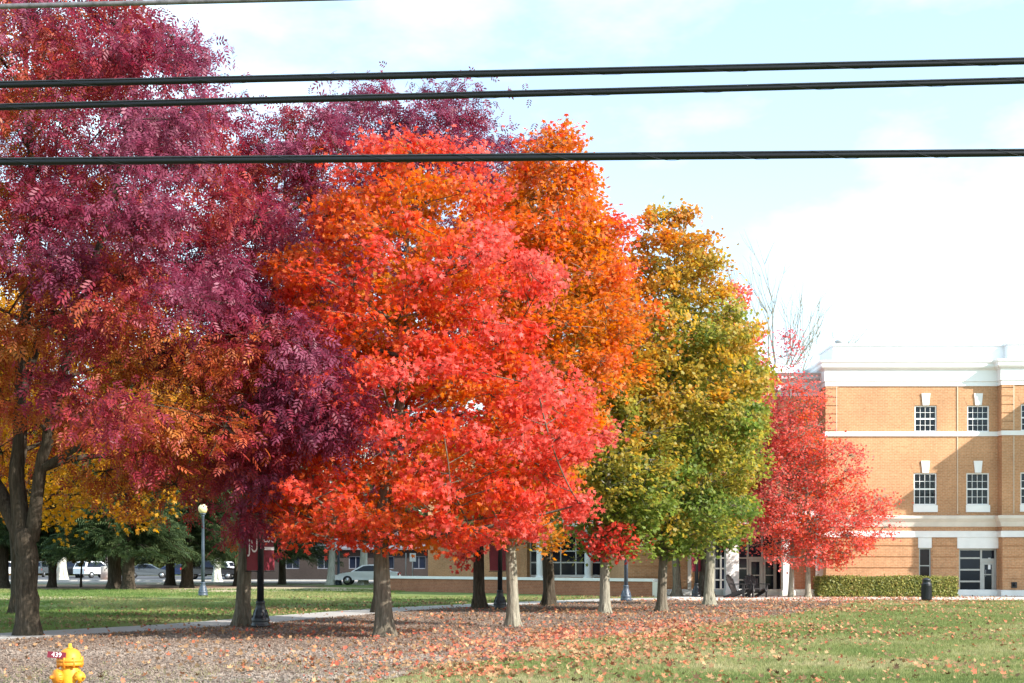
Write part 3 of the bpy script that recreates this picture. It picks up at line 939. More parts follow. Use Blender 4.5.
def make_tree(name, label, px, py, prof, tr, leaf, lsize, nb, nt_, nl, colour, bark, mat, seed, lump=0.95, group=None,
              amp=1.0, fork_z=None, limbs=None, depth=0.9, cat='tree', nlimb=9, spread=0.17, inner=0.3, squash=0.65, lean=0.0, cy=0.0, hpow=1.0, clear=None, extra=None, arch=False):
    g = np.random.default_rng(seed)
    random.seed(seed)
    X, Y = G(px, py)
    pr_ = sorted([(PZ(y_, Y), PX(a, Y) - X, PX(b, Y) - X) for y_, a, b in prof])
    zs = np.array([p[0] for p in pr_]); xl = np.array([p[1] for p in pr_]); xr = np.array([p[2] for p in pr_])
    def env(z):
        a = np.interp(z, zs, xl); b = np.interp(z, zs, xr)
        return (a + b) / 2, np.maximum((b - a) / 2, .15)
    root = empty(name, (X, Y, 0), 0, label, cat, group)
    zg = np.linspace(zs[0], zs[-1], 200)
    w = env(zg)[1] ** hpow
    cdf = np.cumsum(w) / w.sum()
    # boughs: best-candidate sampling so that the clumps spread out
    pts = np.zeros((0, 3)); lr = []
    for i in range(nb):
        K = 9
        z = np.interp(g.random(K), cdf, zg)
        cx, rx = env(z)
        L = np.minimum(lump * g.uniform(.7, 1.15, K), rx * .95 + .12)
        rx = rx * (1 + amp * (.09 * np.sin(z * 2.3 + seed) + .07 * np.sin(z * 5.1 + seed * 2)))
        rf = np.where(g.random(K) < inner, g.uniform(.15, .7, K), g.uniform(.78, 1.0, K))
        ph = g.uniform(0, 2 * math.pi, K)
        c = np.stack([cx + np.maximum(rx - L * .62, 0) * rf * np.cos(ph), cy + np.maximum(rx * depth - L * .7, 0) * rf * np.sin(ph), np.clip(z, zs[0] + L * .3, zs[-1] - L * squash * .8)], 1)
        if len(pts):
            d_ = np.min(np.linalg.norm(c[:, None] - pts[None], axis=2), axis=1)
            if clear is not None: d_ = d_ - 50 * clear(c)
            k = int(np.argmax(d_ + g.uniform(0, .25, K)))
        else: k = K - 1
        pts = np.vstack([pts, c[k]]); lr.append(L[k] * (g.uniform(.55, 1.3) if len(pts) > 8 else 1))
    for (ex_, ey_, ed_, el_) in (extra or []):
        ya = Y + ed_
        pts = np.vstack([pts, [PX(ex_, ya) - X, ed_, PZ(ey_, ya)]]); lr.append(el_)
    nb = len(pts)
    lr = np.array(lr)
    # skeleton
    tb = MB()
    ztop = zs[0] + (zs[-1] - zs[0]) * .86
    fz = fork_z or (zs[0] + .3)
    nodes, nrad = [], []
    if limbs is None:
        cxt, _ = env(ztop)
        tp = []
        for k in range(12):
            u = k / 11
            z = u * ztop
            q = max(0, (z - fz) / (ztop - fz))
            tp.append((cxt * q * .9 + lean * z + .10 * math.sin(z * .9 + seed) * min(1, z / 3), cy * q + .10 * math.cos(z * .8 + seed) * min(1, z / 3), z))
        def trad(z): return tr * max(.06, (1 - z / (ztop * 1.04)) ** .8) * (1 + .0 * z)
        fl = [(0, -.12)] 
        full = [(0, 0, -.1), (0, 0, .06), (lean * .25, 0, .25), (lean * .6, 0, .6)] + tp[2:] if ztop > 6 else [(0, 0, -.1), (0, 0, .06), (0, 0, .2)] + tp[1:]
        rr = []
        for p in full:
            r_ = trad(max(0, p[2]))
            if p[2] < .8: r_ = tr * (1 + .55 * max(0, (.55 - p[2]) / .55) ** 2)
            rr.append(r_)
        tb.tube(full, rr, 14, jit=.05)
        for k in range(5):
            a = k * 1.257 + seed + random.uniform(-.25, .25)
            ca, sa = math.cos(a), math.sin(a)
            f_ = random.uniform(.85, 1.25)
            tb.tube([(ca * tr * .55, sa * tr * .55, tr * 3.0), (ca * tr * 1.0, sa * tr * 1.0, tr * 1.0), (ca * tr * 1.3 * f_, sa * tr * 1.3 * f_, tr * .2), (ca * tr * 1.65 * f_, sa * tr * 1.65 * f_, -.05)], [tr * .42, tr * .38, tr * .26, tr * .1], 8, jit=.08)
        for k in range(len(tp) - 1):
            for u in (0, .33, .66):
                p = Vector(tp[k]).lerp(Vector(tp[k + 1]), u)
                if p.z > fz * .9: nodes.append(p); nrad.append(trad(p.z))
    else:
        for pl0, r0, r1 in limbs:
            P = [Vector((PX(a, Y + dy) - X, dy, PZ(b, Y) if b < 630 else -.1)) for a, b, dy in pl0]
            Q = []
            for k in range(len(P) - 1):
                for u in range(4):
                    Q.append(P[k].lerp(P[k + 1], u / 4) + Vector((random.uniform(-.03, .03), random.uniform(-.03, .03), 0)) * (0 if (k == 0) else 1))
            Q.append(P[-1])
            rr = [r0 + (r1 - r0) * (k / (len(Q) - 1)) for k in range(len(Q))]
            if pl0[0][1] >= 630:
                rr = [r_ * (1 + .3 * max(0, (.5 - q.z) / .5) ** 2) for r_, q in zip(rr, Q)]
            tb.tube(Q, rr, 14, jit=.05)
            for q, r_ in zip(Q, rr):
                if q.z > fz: nodes.append(q); nrad.append(r_)
    order = list(range(nb))
    dist = np.linalg.norm(pts - np.array([[0, 0, fz]]), axis=1)
    # main limbs first: far apart and far out
    mains = []
    for k in range(min(nlimb, nb)):
        sc_ = [(min([np.linalg.norm(pts[i] - pts[m_]) for m_ in mains]) if mains else dist[i]) * (1 if i not in mains else 0) for i in order]
        mains.append(int(np.argmax(sc_)))
    def connect(target, r_end, seg, nside, maxr, rise=.45):
        tz = target.z
        best, bd = None, 1e9
        for q, r_ in zip(nodes, nrad):
            dz = tz - q.z
            d_ = (q - target).length + (3.0 * max(0, .12 - dz)) + (.6 * abs(dz - .45 * math.hypot(target.x - q.x, target.y - q.y)))
            if d_ < bd: bd, best = d_, (q, r_)
        q, r_ = best
        d_ = target - q
        hh_ = math.hypot(d_.x, d_.y)
        mid = q + d_ * .5 + Vector((0, 0, (.22 if d_.z < .25 * hh_ and arch else -.06) * d_.length)) + Vector([random.uniform(-.07, .07) * d_.length for _ in range(3)])
        P = [q.lerp(mid, 0)]
        for k in range(1, seg + 1):
            u = k / seg
            P.append((1 - u) ** 2 * q + 2 * u * (1 - u) * mid + u * u * target)
        ra = min(r_ * .7, maxr)
        rs = [ra + (r_end - ra) * (k / seg) ** .7 for k in range(seg + 1)]
        tb.tube(P, rs, nside, cap=False)
        for p, r2 in list(zip(P, rs))[1:]: nodes.append(p); nrad.append(r2)
    for i in mains: connect(Vector(pts[i]), .018, 7, 7, tr * .42)
    for i in order:
        if i in mains: continue
        connect(Vector(pts[i]), .012, 5, 5, tr * .25)
    # twigs and leaves
    T = nb * nt_
    bi = np.repeat(np.arange(nb), nt_)
    cz = pts[bi]
    cx, rx = env(cz[:, 2])
    outw = norm(np.stack([(cz[:, 0] - cx), (cz[:, 1] - cy), (cz[:, 2] - (zs[0] + zs[-1]) / 2) * .6 + .5], 1))
    dr_ = norm(unit(T, g) + outw * .55)
    rad = lr[bi] * np.where(g.random(T) < .12, g.uniform(1.0, 1.45, T), g.uniform(.3, 1.0, T) ** .6)
    tw = cz + dr_ * rad[:, None] * np.array([1, 1, squash])
    for k in range(T):
        a = Vector(cz[k]); b = Vector(tw[k])
        tb.tube([a, (a + b) / 2 + Vector((0, 0, .04)), b], [.010, .007, .004], 3, cap=False, smooth=True)
    tb.build('trunk', bark, root)
    li = np.repeat(np.arange(T), nl)
    N = len(li)
    p = tw[li] + g.normal(size=(N, 3)) * spread * np.array([1, 1, .8]) - dr_[li] * g.uniform(0, .35, N)[:, None] * rad[li][:, None]
    cx, rx = env(p[:, 2])
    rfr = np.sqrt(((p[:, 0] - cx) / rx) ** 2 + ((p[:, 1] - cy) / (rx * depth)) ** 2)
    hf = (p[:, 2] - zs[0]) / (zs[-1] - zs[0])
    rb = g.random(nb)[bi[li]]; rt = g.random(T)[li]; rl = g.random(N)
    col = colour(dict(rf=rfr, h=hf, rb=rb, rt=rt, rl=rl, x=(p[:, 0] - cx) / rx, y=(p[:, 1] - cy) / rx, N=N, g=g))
    col = np.clip(col * g.uniform(.78, 1.22, N)[:, None], 0, .9)
    nrm = unit(N, g) * .75 + outw[bi[li]] * .55 + np.array([0, 0, .45])
    tan = unit(N, g) * .8 + dr_[li] * .4 + np.array([0, 0, -.75])
    leaf_object('crown', leaf[0], leaf[1], p, nrm, tan, lsize * g.uniform(.65, 1.2, N), col, mat, root)
    return root


RED = (.66, .082, .058); PINK = (.71, .165, .135); ORG = (.65, .20, .035); YEL = (.60, .27, .03); GOLD = (.50, .30, .045)
OLV = (.36, .295, .052); GRN = (.20, .27, .052); DGRN = (.105, .17, .035); PUR = (.17, .018, .045); MAG = (.30, .03, .07); MAUVE = (.30, .09, .15)


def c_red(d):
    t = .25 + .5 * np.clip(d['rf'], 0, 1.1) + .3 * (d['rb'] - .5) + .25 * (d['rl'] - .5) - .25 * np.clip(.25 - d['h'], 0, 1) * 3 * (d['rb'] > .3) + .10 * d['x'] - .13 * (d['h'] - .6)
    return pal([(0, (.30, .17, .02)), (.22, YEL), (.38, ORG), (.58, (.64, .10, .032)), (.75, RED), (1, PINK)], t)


def c_orange(d):
    t = .2 + .45 * np.clip(d['rf'], 0, 1.1) + .35 * (d['h'] - .35) + .35 * (d['rb'] - .5) + .2 * (d['rl'] - .5)
    return pal([(0, GRN), (.2, OLV), (.4, (.5, .2, .02)), (.65, ORG), (.9, (.64, .11, .03)), (1, RED)], t)


def c_green(d):
    t = .20 + .22 * np.clip(d['rf'], 0, 1.1) + .50 * (d['h'] - .3) - .07 * d['x'] + .45 * (d['rb'] - .5) + .22 * (d['rl'] - .5)
    c = pal([(0, DGRN), (.22, GRN), (.42, OLV), (.62, GOLD), (.82, (.55, .2, .03)), (1, ORG)], t)
    return c


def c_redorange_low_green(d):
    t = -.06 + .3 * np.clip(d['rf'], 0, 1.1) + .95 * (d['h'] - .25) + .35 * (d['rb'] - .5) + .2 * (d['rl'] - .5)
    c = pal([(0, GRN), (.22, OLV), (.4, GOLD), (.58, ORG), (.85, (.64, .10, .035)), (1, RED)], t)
    k = ((d['rb'] > .72) & (d['h'] < .09))[:, None]
    return np.where(k, np.array([.6, .07, .05]), c)


def c_scarlet(d):
    t = .45 + .3 * np.clip(d['rf'], 0, 1.1) + .35 * (d['rb'] - .5) + .35 * (d['rl'] - .5)
    return pal([(0, YEL), (.25, ORG), (.5, (.67, .125, .065)), (.75, (.67, .13, .11)), (1, (.71, .22, .19))], t)


def c_crimson(d):
    t = .3 + .35 * d['h'] + .3 * (d['rb'] - .5) + .4 * (d['rl'] - .5)
    return pal([(0, (.65, .19, .08)), (.35, (.64, .12, .10)), (.7, (.54, .09, .11)), (1, (.38, .075, .13))], t)


def c_ash(d):
    t = .15 + .60 * np.clip(d['rf'], 0, 1.1) + .40 * (d['h'] - .35) + .55 * (d['rb'] - .5) + .3 * (d['rl'] - .5)
    c = pal([(0, (.50, .23, .03)), (.2, (.45, .16, .03)), (.36, (.44, .095, .035)), (.54, (.32, .035, .05)), (.78, (.20, .024, .055)), (1, (.27, .06, .11))], t)
    return c


def c_ash_far(d):
    t = .45 + .3 * d['rf'] + .3 * (d['rb'] - .5) + .4 * (d['rl'] - .5)
    return pal([(0, (.40, .09, .035)), (.3, (.28, .03, .05)), (.65, (.17, .022, .055)), (1, (.22, .055, .105))], t)


def c_yellow(d):
    t = .35 + .4 * (d['rb'] - .5) + .4 * (d['rl'] - .5) + .2 * d['h']
    return pal([(0, (.36, .23, .025)), (.35, (.58, .31, .028)), (.7, (.58, .24, .025)), (1, (.54, .15, .03))], t)


g0 = np.random.default_rng(77)
GF = 'maples in the front row along the mulch bed'
GB = 'maples in the back row beside the path'
GA = 'purple ash trees at the left'
make_tree('ash_tree', 'huge purple ash with forked trunk at the left edge behind the hydrant', 28, 636,
          [(-100, -60, 90), (-60, -130, 150), (0, -190, 200), (60, -240, 236), (150, -270, 266), (250, -280, 290), (330, -270, 325), (400, -260, 345), (440, -220, 330), (470, -170, 250), (497, -120, 210)],
          .33, ASH, .26, 215, 17, 12, c_ash, M['bark_dark'], M['ash_leaf'], 11, arch=True,
          extra=[(95, 425, -2.4, .8), (60, 385, -2.6, .8), (135, 455, -2.2, .7), (5, 400, -2.2, .9), (-15, 350, -2.4, 1.0), (85, 330, -3.2, .9), (25, 330, -2.8, .8), (165, 420, -2.6, .8), (262, 345, -2.0, .9), (288, 372, -2.3, .9), (318, 386, -2.5, .9), (336, 404, -2.7, .8), (300, 424, -2.4, .9), (270, 436, -2.0, .9), (282, 322, -2.0, .9), (250, 395, -2.0, 1.0), (236, 446, -1.6, .9), (256, 476, -1.5, .8), (242, 512, -.6, .6), (310, 352, -2.4, .8), (330, 430, -2.6, .7),
                 (60, 120, -3.5, 1.1), (110, 160, -3.8, 1.1), (150, 215, -4.0, 1.1), (130, 310, -4.0, 1.1), (110, 60, -3, 1.1), (40, 200, -3.6, 1.1), (180, 300, -4, 1.1), (170, 120, -3.2, 1.1), (30, 20, -2.6, 1.1), (125, 225, -4.2, 1.1), (45, 255, -3.9, 1.1)],
          clear=lambda c: ((c[:, 2] < 6.6) & (c[:, 1] < .8) & (np.abs(c[:, 0] - .4) < 2.0)) | ((c[:, 2] < 6.2) & (c[:, 0] < 4.6) & (g0.random(len(c)) < .72)), lump=1.25, group=GA, fork_z=3.7, depth=.85, inner=.34, spread=.24, nlimb=14, squash=.6, hpow=1.0,
          limbs=[([(28, 640, 0), (27, 600, 0), (26, 560, 0), (26, 530, .0)], .27, .235),
                 ([(23, 545, 0), (17, 480, .1), (20, 420, .2), (20, 350, .3), (35, 260, .2), (30, 150, 0), (25, 40, 0), (10, -40, 0)], .20, .02),
                 ([(32, 540, 0), (40, 470, -.3), (52, 420, -.5), (72, 345, -.8), (105, 240, -1.0), (130, 130, -1.0), (150, 30, -.8)], .16, .02),
                 ([(22, 540, 0), (0, 492, .4), (-40, 420, .8), (-90, 320, 1.0), (-120, 200, 1)], .20, .04),
                 ([(20, 400, .2), (40, 330, 1.0), (90, 270, 2.0), (160, 200, 2.6)], .11, .03)])
make_tree('ash_tree', 'purple ash with straight grey brown trunk right beside the banner lamp post', 243, 627,
          [(100, 270, 330), (130, 240, 350), (180, 215, 370), (250, 195, 380), (350, 185, 365), (430, 195, 340), (480, 205, 310), (535, 215, 282)],
          .19, ASH, .26, 78, 15, 11, c_ash, M['bark'], M['ash_leaf'], 12, lump=1.0, group=GA, fork_z=3.1, spread=.22)
make_tree('ash_tree', 'tall purple ash behind the big red maple, its dark trunk peeking out left', 380, 613,
          [(80, 360, 425), (105, 318, 465), (130, 288, 540), (160, 275, 560), (220, 270, 520), (320, 290, 500), (430, 310, 470), (500, 330, 440)],
          .22, ASH, .30, 90, 14, 11, c_ash_far, M['bark_dark'], M['ash_leaf'], 13, lump=1.3, group=GA, fork_z=4.0, spread=.26)
make_tree('maple_tree', 'yellow orange maple showing under and behind the purple ash at the left', 17, 614,
          [(270, 20, 190), (330, -40, 240), (400, -70, 268), (450, -70, 256), (480, -50, 205), (520, -10, 160)],
          .2, MAPLE, .19, 105, 13, 14, c_yellow, M['bark_dark'], M['maple_leaf'], 14, lump=1.2, fork_z=3, spread=.22, group=GB)
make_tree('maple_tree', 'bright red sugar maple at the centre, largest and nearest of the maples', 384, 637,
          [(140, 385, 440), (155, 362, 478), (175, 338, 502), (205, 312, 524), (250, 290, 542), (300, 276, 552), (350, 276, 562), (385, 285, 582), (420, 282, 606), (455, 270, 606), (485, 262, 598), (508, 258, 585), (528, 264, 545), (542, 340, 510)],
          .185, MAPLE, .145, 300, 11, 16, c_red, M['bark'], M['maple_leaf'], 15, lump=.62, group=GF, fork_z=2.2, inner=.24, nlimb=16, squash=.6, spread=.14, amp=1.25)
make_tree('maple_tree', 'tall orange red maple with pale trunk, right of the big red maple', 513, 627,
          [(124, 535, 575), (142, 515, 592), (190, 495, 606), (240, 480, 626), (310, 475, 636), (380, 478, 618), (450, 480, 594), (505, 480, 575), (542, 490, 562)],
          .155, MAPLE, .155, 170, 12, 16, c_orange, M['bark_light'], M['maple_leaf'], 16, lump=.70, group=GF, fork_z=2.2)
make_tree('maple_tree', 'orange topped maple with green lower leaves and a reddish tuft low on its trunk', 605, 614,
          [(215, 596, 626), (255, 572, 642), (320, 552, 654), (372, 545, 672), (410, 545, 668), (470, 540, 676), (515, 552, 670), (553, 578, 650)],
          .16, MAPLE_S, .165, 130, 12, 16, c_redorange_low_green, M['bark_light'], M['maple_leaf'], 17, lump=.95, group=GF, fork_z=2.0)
make_tree('maple_tree', 'olive green maple with golden top, its crown outlined against the sky', 662, 611.5,
          [(202, 652, 688), (222, 640, 706), (255, 628, 726), (300, 612, 746), (345, 596, 763), (385, 586, 772), (430, 584, 768), (480, 592, 758), (515, 608, 746), (538, 622, 728), (556, 640, 700)],
          .16, MAPLE_S, .16, 200, 13, 16, c_green, M['bark'], M['maple_leaf'], 18, lump=.8, amp=.35, group=GF, fork_z=2.0)
make_tree('maple_tree', 'orange and olive maple, last of the front row before the dark lawn chairs', 709, 605.2,
          [(320, 690, 740), (360, 672, 762), (420, 662, 768), (480, 666, 765), (520, 676, 758), (546, 692, 746)],
          .19, MAPLE_S, .18, 75, 13, 14, c_green, M['bark_light'], M['maple_leaf'], 19, lump=1.0, group=GF, fork_z=2.0)
make_tree('maple_tree', 'orange green maple in the back row beside the second banner lamp post', 479, 609,
          [(170, 440, 560), (300, 425, 560), (450, 420, 548), (520, 435, 525), (560, 448, 488)],
          .21, MAPLE_S, .18, 62, 13, 13, c_redorange_low_green, M['bark_dark'], M['maple_leaf'], 20, lump=1.2, group=GB, fork_z=2.4)
make_tree('maple_tree', 'green leaved maple in the back row before the white columns', 549, 606,
          [(190, 540, 600), (300, 505, 625), (430, 500, 622), (490, 512, 608), (536, 528, 588)],
          .22, MAPLE_S, .19, 60, 13, 13, c_green, M['bark_dark'], M['maple_leaf'], 21, lump=1.2, group=GB, fork_z=2.6)
make_tree('maple_tree', 'slim half turned maple before the brick wing, right of the blue lamp post', 677, 597,
          [(330, 650, 700), (420, 630, 725), (495, 638, 720), (542, 652, 702)],
          .2, MAPLE_S, .2, 45, 12, 12, c_green, M['bark'], M['maple_leaf'], 22, lump=1.2, group=GB, fork_z=2.4)
make_tree('maple_tree', 'red maple with thick dark trunk behind the last front row maple', 706, 597.2,
          [(285, 730, 746), (320, 725, 754), (370, 708, 778), (440, 700, 792), (510, 704, 786), (546, 714, 770)],
          .33, MAPLE_S, .2, 60, 13, 12, c_scarlet, M['bark_dark'], M['maple_leaf'], 23, lump=1.2, group=GB, fork_z=2.4, depth=.6)
make_tree('maple_tree', 'scarlet maple spreading low against the orange brick wall, left of the hedge', 808, 598,
          [(382, 785, 812), (415, 772, 832), (445, 765, 850), (475, 758, 868), (502, 752, 888), (525, 742, 894), (546, 748, 884), (564, 778, 845)],
          .125, MAPLE_S, .13, 120, 13, 11, c_scarlet, M['bark_light'], M['maple_leaf'], 24, lump=.9, group='red maples by the building', fork_z=1.9, depth=.5, nlimb=10, cy=-.6)
make_tree('maple_tree', 'thin crimson maple half bare at the top, left of the scarlet maple by the wall', 791, 598,
          [(330, 775, 800), (368, 765, 812), (400, 752, 825), (450, 735, 830), (500, 730, 820), (540, 738, 810), (558, 760, 800)],
          .12, MAPLE_S, .13, 85, 12, 5, c_crimson, M['bark_light'], M['maple_leaf'], 25, lump=.95, group='red maples by the building', fork_z=1.9, depth=.5, cy=.2)


# bare tree behind the roof of the wing
def bare_tree(px, Y, top, half, seed):
    random.seed(seed)
    X = PX(px, Y)
    root = empty('bare_tree', (X, Y, 0), 0, 'leafless grey tree rising behind the low roof, right of the olive maple', 'tree')
    mb = MB()
    H = PZ(top, Y)
    def grow(p, d, L, r, lvl):
        q = [p]
        for k in range(4):
            d = (d + Vector([random.uniform(-.12, .12) for _ in range(3)]) + Vector((0, 0, .06))).normalized()
            q.append(q[-1] + d * (L / 4))
        mb.tube(q, [r * (1 - .15 * k) for k in range(5)], 5 if lvl else 10, cap=False)
        if lvl >= 4: return
        for k in range(4 if lvl else 6):
            u = random.choice((2, 3, 4, 4))
            a = (d + Vector([random.uniform(-.62, .62), random.uniform(-.5, .5), random.uniform(.0, .4)])).normalized()
            grow(q[u], a, L * random.uniform(.55, .72), r * .48, lvl + 1)
    grow(Vector((0, 0, -.1)), Vector((0, 0, 1)), H * .46, .30, 0)
    mb.build('trunk', M['bark_light'], root)


bare_tree(750, 96, 285, 3, 8)

# ------------------------------------------------------------------ spruces and far trees at the left
def spruce(px, py, Hm, Rm, zlow, tr, seed, label, group='spruces along the drive', dens=1.35, col=None):
    g = np.random.default_rng(seed)
    random.seed(seed)
    X, Y = G(px, py)
    root = empty('spruce_tree', (X, Y, 0), 0, label, 'tree', group)
    tb = MB()
    tb.tube([(0, 0, -.1), (0, 0, .1), (.02, 0, .5), (0, .03, zlow), (0, 0, Hm * .6), (0, 0, Hm)], [tr * 1.5, tr * 1.25, tr, tr * .9, tr * .5, .03], 12, jit=.07)
    pos, nr, tn, sz = [], [], [], []
    nw = int(Hm * 2.0 * dens)
    for w in range(nw):
        z = zlow + (Hm - zlow) * (w + g.random()) / nw
        Rz = Rm * (1 - (z - zlow) / (Hm - zlow)) ** .75 + .25
        for b in range(int(5 + 3 * dens)):
            a = g.uniform(0, 2 * math.pi)
            L = Rz * g.uniform(.75, 1.1)
            sag = .30 * L * g.uniform(.5, 1.3)
            tip = Vector((math.cos(a) * L, math.sin(a) * L, z - sag + .12 * L))
            mid = Vector((math.cos(a) * L * .5, math.sin(a) * L * .5, z + .02 * L))
            tb.tube([(0, 0, z), mid, tip], [.035, .022, .008], 4, cap=False)
            ns = int(5 + L * 5.5)
            for k in range(ns):
                u = (k + 1) / ns
                u = u ** .8
                p = (1 - u) ** 2 * Vector((0, 0, z)) + 2 * u * (1 - u) * mid + u * u * tip
                for s_ in range(2):
                    aa = a + g.uniform(-1.1, 1.1)
                    pos.append((p.x + g.normal() * .12, p.y + g.normal() * .12, p.z + g.normal() * .08))
                    tn.append((math.cos(aa), math.sin(aa), g.uniform(-1.1, -.1)))
                    nr.append((g.normal() * .4, g.normal() * .4, 1))
                    sz.append(g.uniform(.45, .85))
    tb.build('trunk', M['bark_dark'], root)
    N = len(pos)
    t = g.random(N)
    col = pal(col or [(0, (.022, .040, .016)), (.6, (.045, .075, .028)), (1, (.09, .12, .045))], t)
    leaf_object('crown', SPRAY[0], SPRAY[1], np.array(pos), np.array(nr), np.array(tn), np.array(sz), col, M['needle'], root)
    return root


SPD = 1.5
spruce(0, 588, 15, 3.6, 2.4, .55, 31, 'dark spruce at the far left edge, behind the forked ash')
spruce(52, 587.5, 14, 3.3, 2.2, .27, 32, 'spruce with slim black trunk just right of the forked ash')
spruce(114, 589.5, 15, 3.4, 2.5, .42, 33, 'spruce with the thick shaded trunk, left one of the twin trunks')
spruce(128, 590, 14, 3.2, 2.6, .38, 34, 'spruce with the thick sunlit scaly trunk, right one of the twin trunks')
spruce(170, 585.5, 15, 3.7, 2.5, .34, 35, 'spruce behind, left of two dark trunks near the globe lamp')
spruce(187, 588, 15, 3.6, 2.3, .38, 36, 'spruce with reddish trunk standing left of the globe lamp')
spruce(238, 586, 13, 3.4, 2.4, .3, 37, 'spruce half hidden behind the banner post ash')
spruce(282, 584.5, 12, 3.6, 2.2, .26, 38, 'pale green pine right of the banner lamp post', col=[(0, (.05, .075, .03)), (.6, (.09, .125, .05)), (1, (.17, .19, .08))])


def pale_tree(px, py, tr, seed, label, top=380, n=30, colour=None, half=55, bark='bark_pale', group='pale barked trees along the drive'):
    def cc(d):
        return pal([(0, (.10, .12, .04)), (.5, (.2, .17, .06)), (1, (.32, .17, .07))], d['rb'] * .6 + d['rl'] * .4)
    make_tree('sycamore_tree' if bark == 'bark_pale' else 'young_tree', label, px, py, [(top, px - half * .4, px + half * .4), (top + 60, px - half, px + half), (480, px - half, px + half), (530, px - half * .7, px + half * .7)],
              tr, OVAL, .34, n, 9, 9, colour or cc, M[bark], M['maple_leaf'], seed, lump=1.5, group=group, fork_z=4.0)


pale_tree(62, 580, .42, 41, 'pale barked tree right of the forked ash, beside the dark car')
pale_tree(217, 582, .32, 42, 'pale barked tree in front of the dark pickup')
pale_tree(331, 585, .27, 43, 'straight pale barked tree left of the slim blue lamp post')
pale_tree(363, 585, .30, 44, 'pale barked tree standing before the white sedan', n=18)
pale_tree(81, 587, .07, 45, 'thin dark sapling at the roadside beside the white car', top=500, n=8, half=18, bark='bark_dark', group='saplings')


def c_far1(d): return pal([(0, (.07, .075, .03)), (.5, (.13, .10, .04)), (1, (.22, .11, .04))], d['rb'] * .6 + d['rl'] * .4)
def c_far2(d): return pal([(0, (.05, .07, .025)), (1, (.13, .14, .05))], d['rb'] * .5 + d['rl'] * .5)
def c_far3(d): return pal([(0, (.24, .08, .03)), (1, (.42, .19, .06))], d['rb'] * .5 + d['rl'] * .5)


far = [(-60, c_far2), (-5, c_far3), (38, c_far1), (78, c_far3), (112, c_far1), (150, c_far2), (192, c_far1), (232, c_far2), (272, c_far1), (312, c_far2), (350, c_far3), (388, c_far2), (425, c_far1), (462, c_far2)]
names = ['dull green', 'orange brown', 'grey brown']
for i, (px, cf) in enumerate(far):
    kind = {c_far1: 'grey brown', c_far2: 'dull green', c_far3: 'orange brown'}[cf]
    make_tree('far_tree', kind + ' tree in the row beyond the parking lot', px, 574.2 + (i % 3) * .5,
              [(440 + 14 * (i % 4), px - 16, px + 16), (480, px - 34, px + 34), (520, px - 38, px + 38), (550, px - 36, px + 36), (572, px - 32, px + 32)],
              .3, OVAL, .8, 60, 9, 10, cf, M['bark_dark'], M['maple_leaf'], 60 + i, lump=2.6, group=kind + ' trees beyond the parking lot', fork_z=1.6, spread=.5)

# ------------------------------------------------------------------ hedge
hd = empty('hedge', (PX(888, 65), 65.2, 0), 0, 'clipped green box hedge along the wall, left of the black bin', 'hedge')
hx0, hx1 = PX(818, 65) - hd.location.x, PX(954.5, 65) - hd.location.x
HZ = 0.92
mb = MB(); mb.box(hx0 + .08, hx1 - .08, -.42, .42, .02, HZ - .08); mb.build('dark_core', M['hedge_core'], hd)  # solid dark filler box added behind the leaf faces
g = np.random.default_rng(91)
N = 15000
face = g.random(N)
p = np.zeros((N, 3)); nr = np.zeros((N, 3))
ux = g.uniform(hx0, hx1, N); uy = g.uniform(-.5, .5, N); uz = g.uniform(.06, HZ, N)
f1 = face < .55; f2 = (face >= .55) & (face < .88); f3 = face >= .88
p[f1] = np.stack([ux, np.full(N, -.5), uz], 1)[f1]; nr[f1] = (0, -1, .3)
p[f2] = np.stack([ux, uy, np.full(N, HZ)], 1)[f2]; nr[f2] = (0, -.2, 1)
sd = np.where(g.random(N) < .5, hx0, hx1)
p[f3] = np.stack([sd, uy, uz], 1)[f3]; nr[f3] = np.stack([np.sign(sd), -.2 * np.ones(N), .3 * np.ones(N)], 1)[f3]
p += g.normal(size=(N, 3)) * .035
p[:, 2] += .025 * np.sin(p[:, 0] * 2.1) * (p[:, 2] / HZ)
col = pal([(0, (.09, .11, .02)), (.5, (.19, .20, .04)), (.85, (.32, .29, .07)), (1, (.34, .22, .08))], g.random(N) * .9 + .1 * np.sin(p[:, 0] * 3))
leaf_object('foliage', OVAL[0], OVAL[1], p, nr + unit(N, g) * .8, unit(N, g), .095 * g.uniform(.7, 1.2, N), col, M['hedge_leaf'], hd)

# ------------------------------------------------------------------ street furniture
def text_mesh(name, s_, size, mat, parent, loc, rot, depth=.002, sx=1.0):
    cu = bpy.data.curves.new(name, 'FONT')
    cu.body = s_; cu.size = size; cu.extrude = depth; cu.align_x = 'CENTER'; cu.align_y = 'CENTER'
    tmp = bpy.data.objects.new('tmp_text', cu)
    C.objects.link(tmp)
    dg = bpy.context.evaluated_depsgraph_get()
    me = bpy.data.meshes.new_from_object(tmp.evaluated_get(dg))
    bpy.data.objects.remove(tmp)
    me.name = name
    me.materials.clear(); me.materials.append(mat)
    o = bpy.data.objects.new(name, me)
    C.objects.link(o)
    o.parent = parent; o.location = loc; o.rotation_euler = rot; o.scale = (sx, 1, 1)
    return o


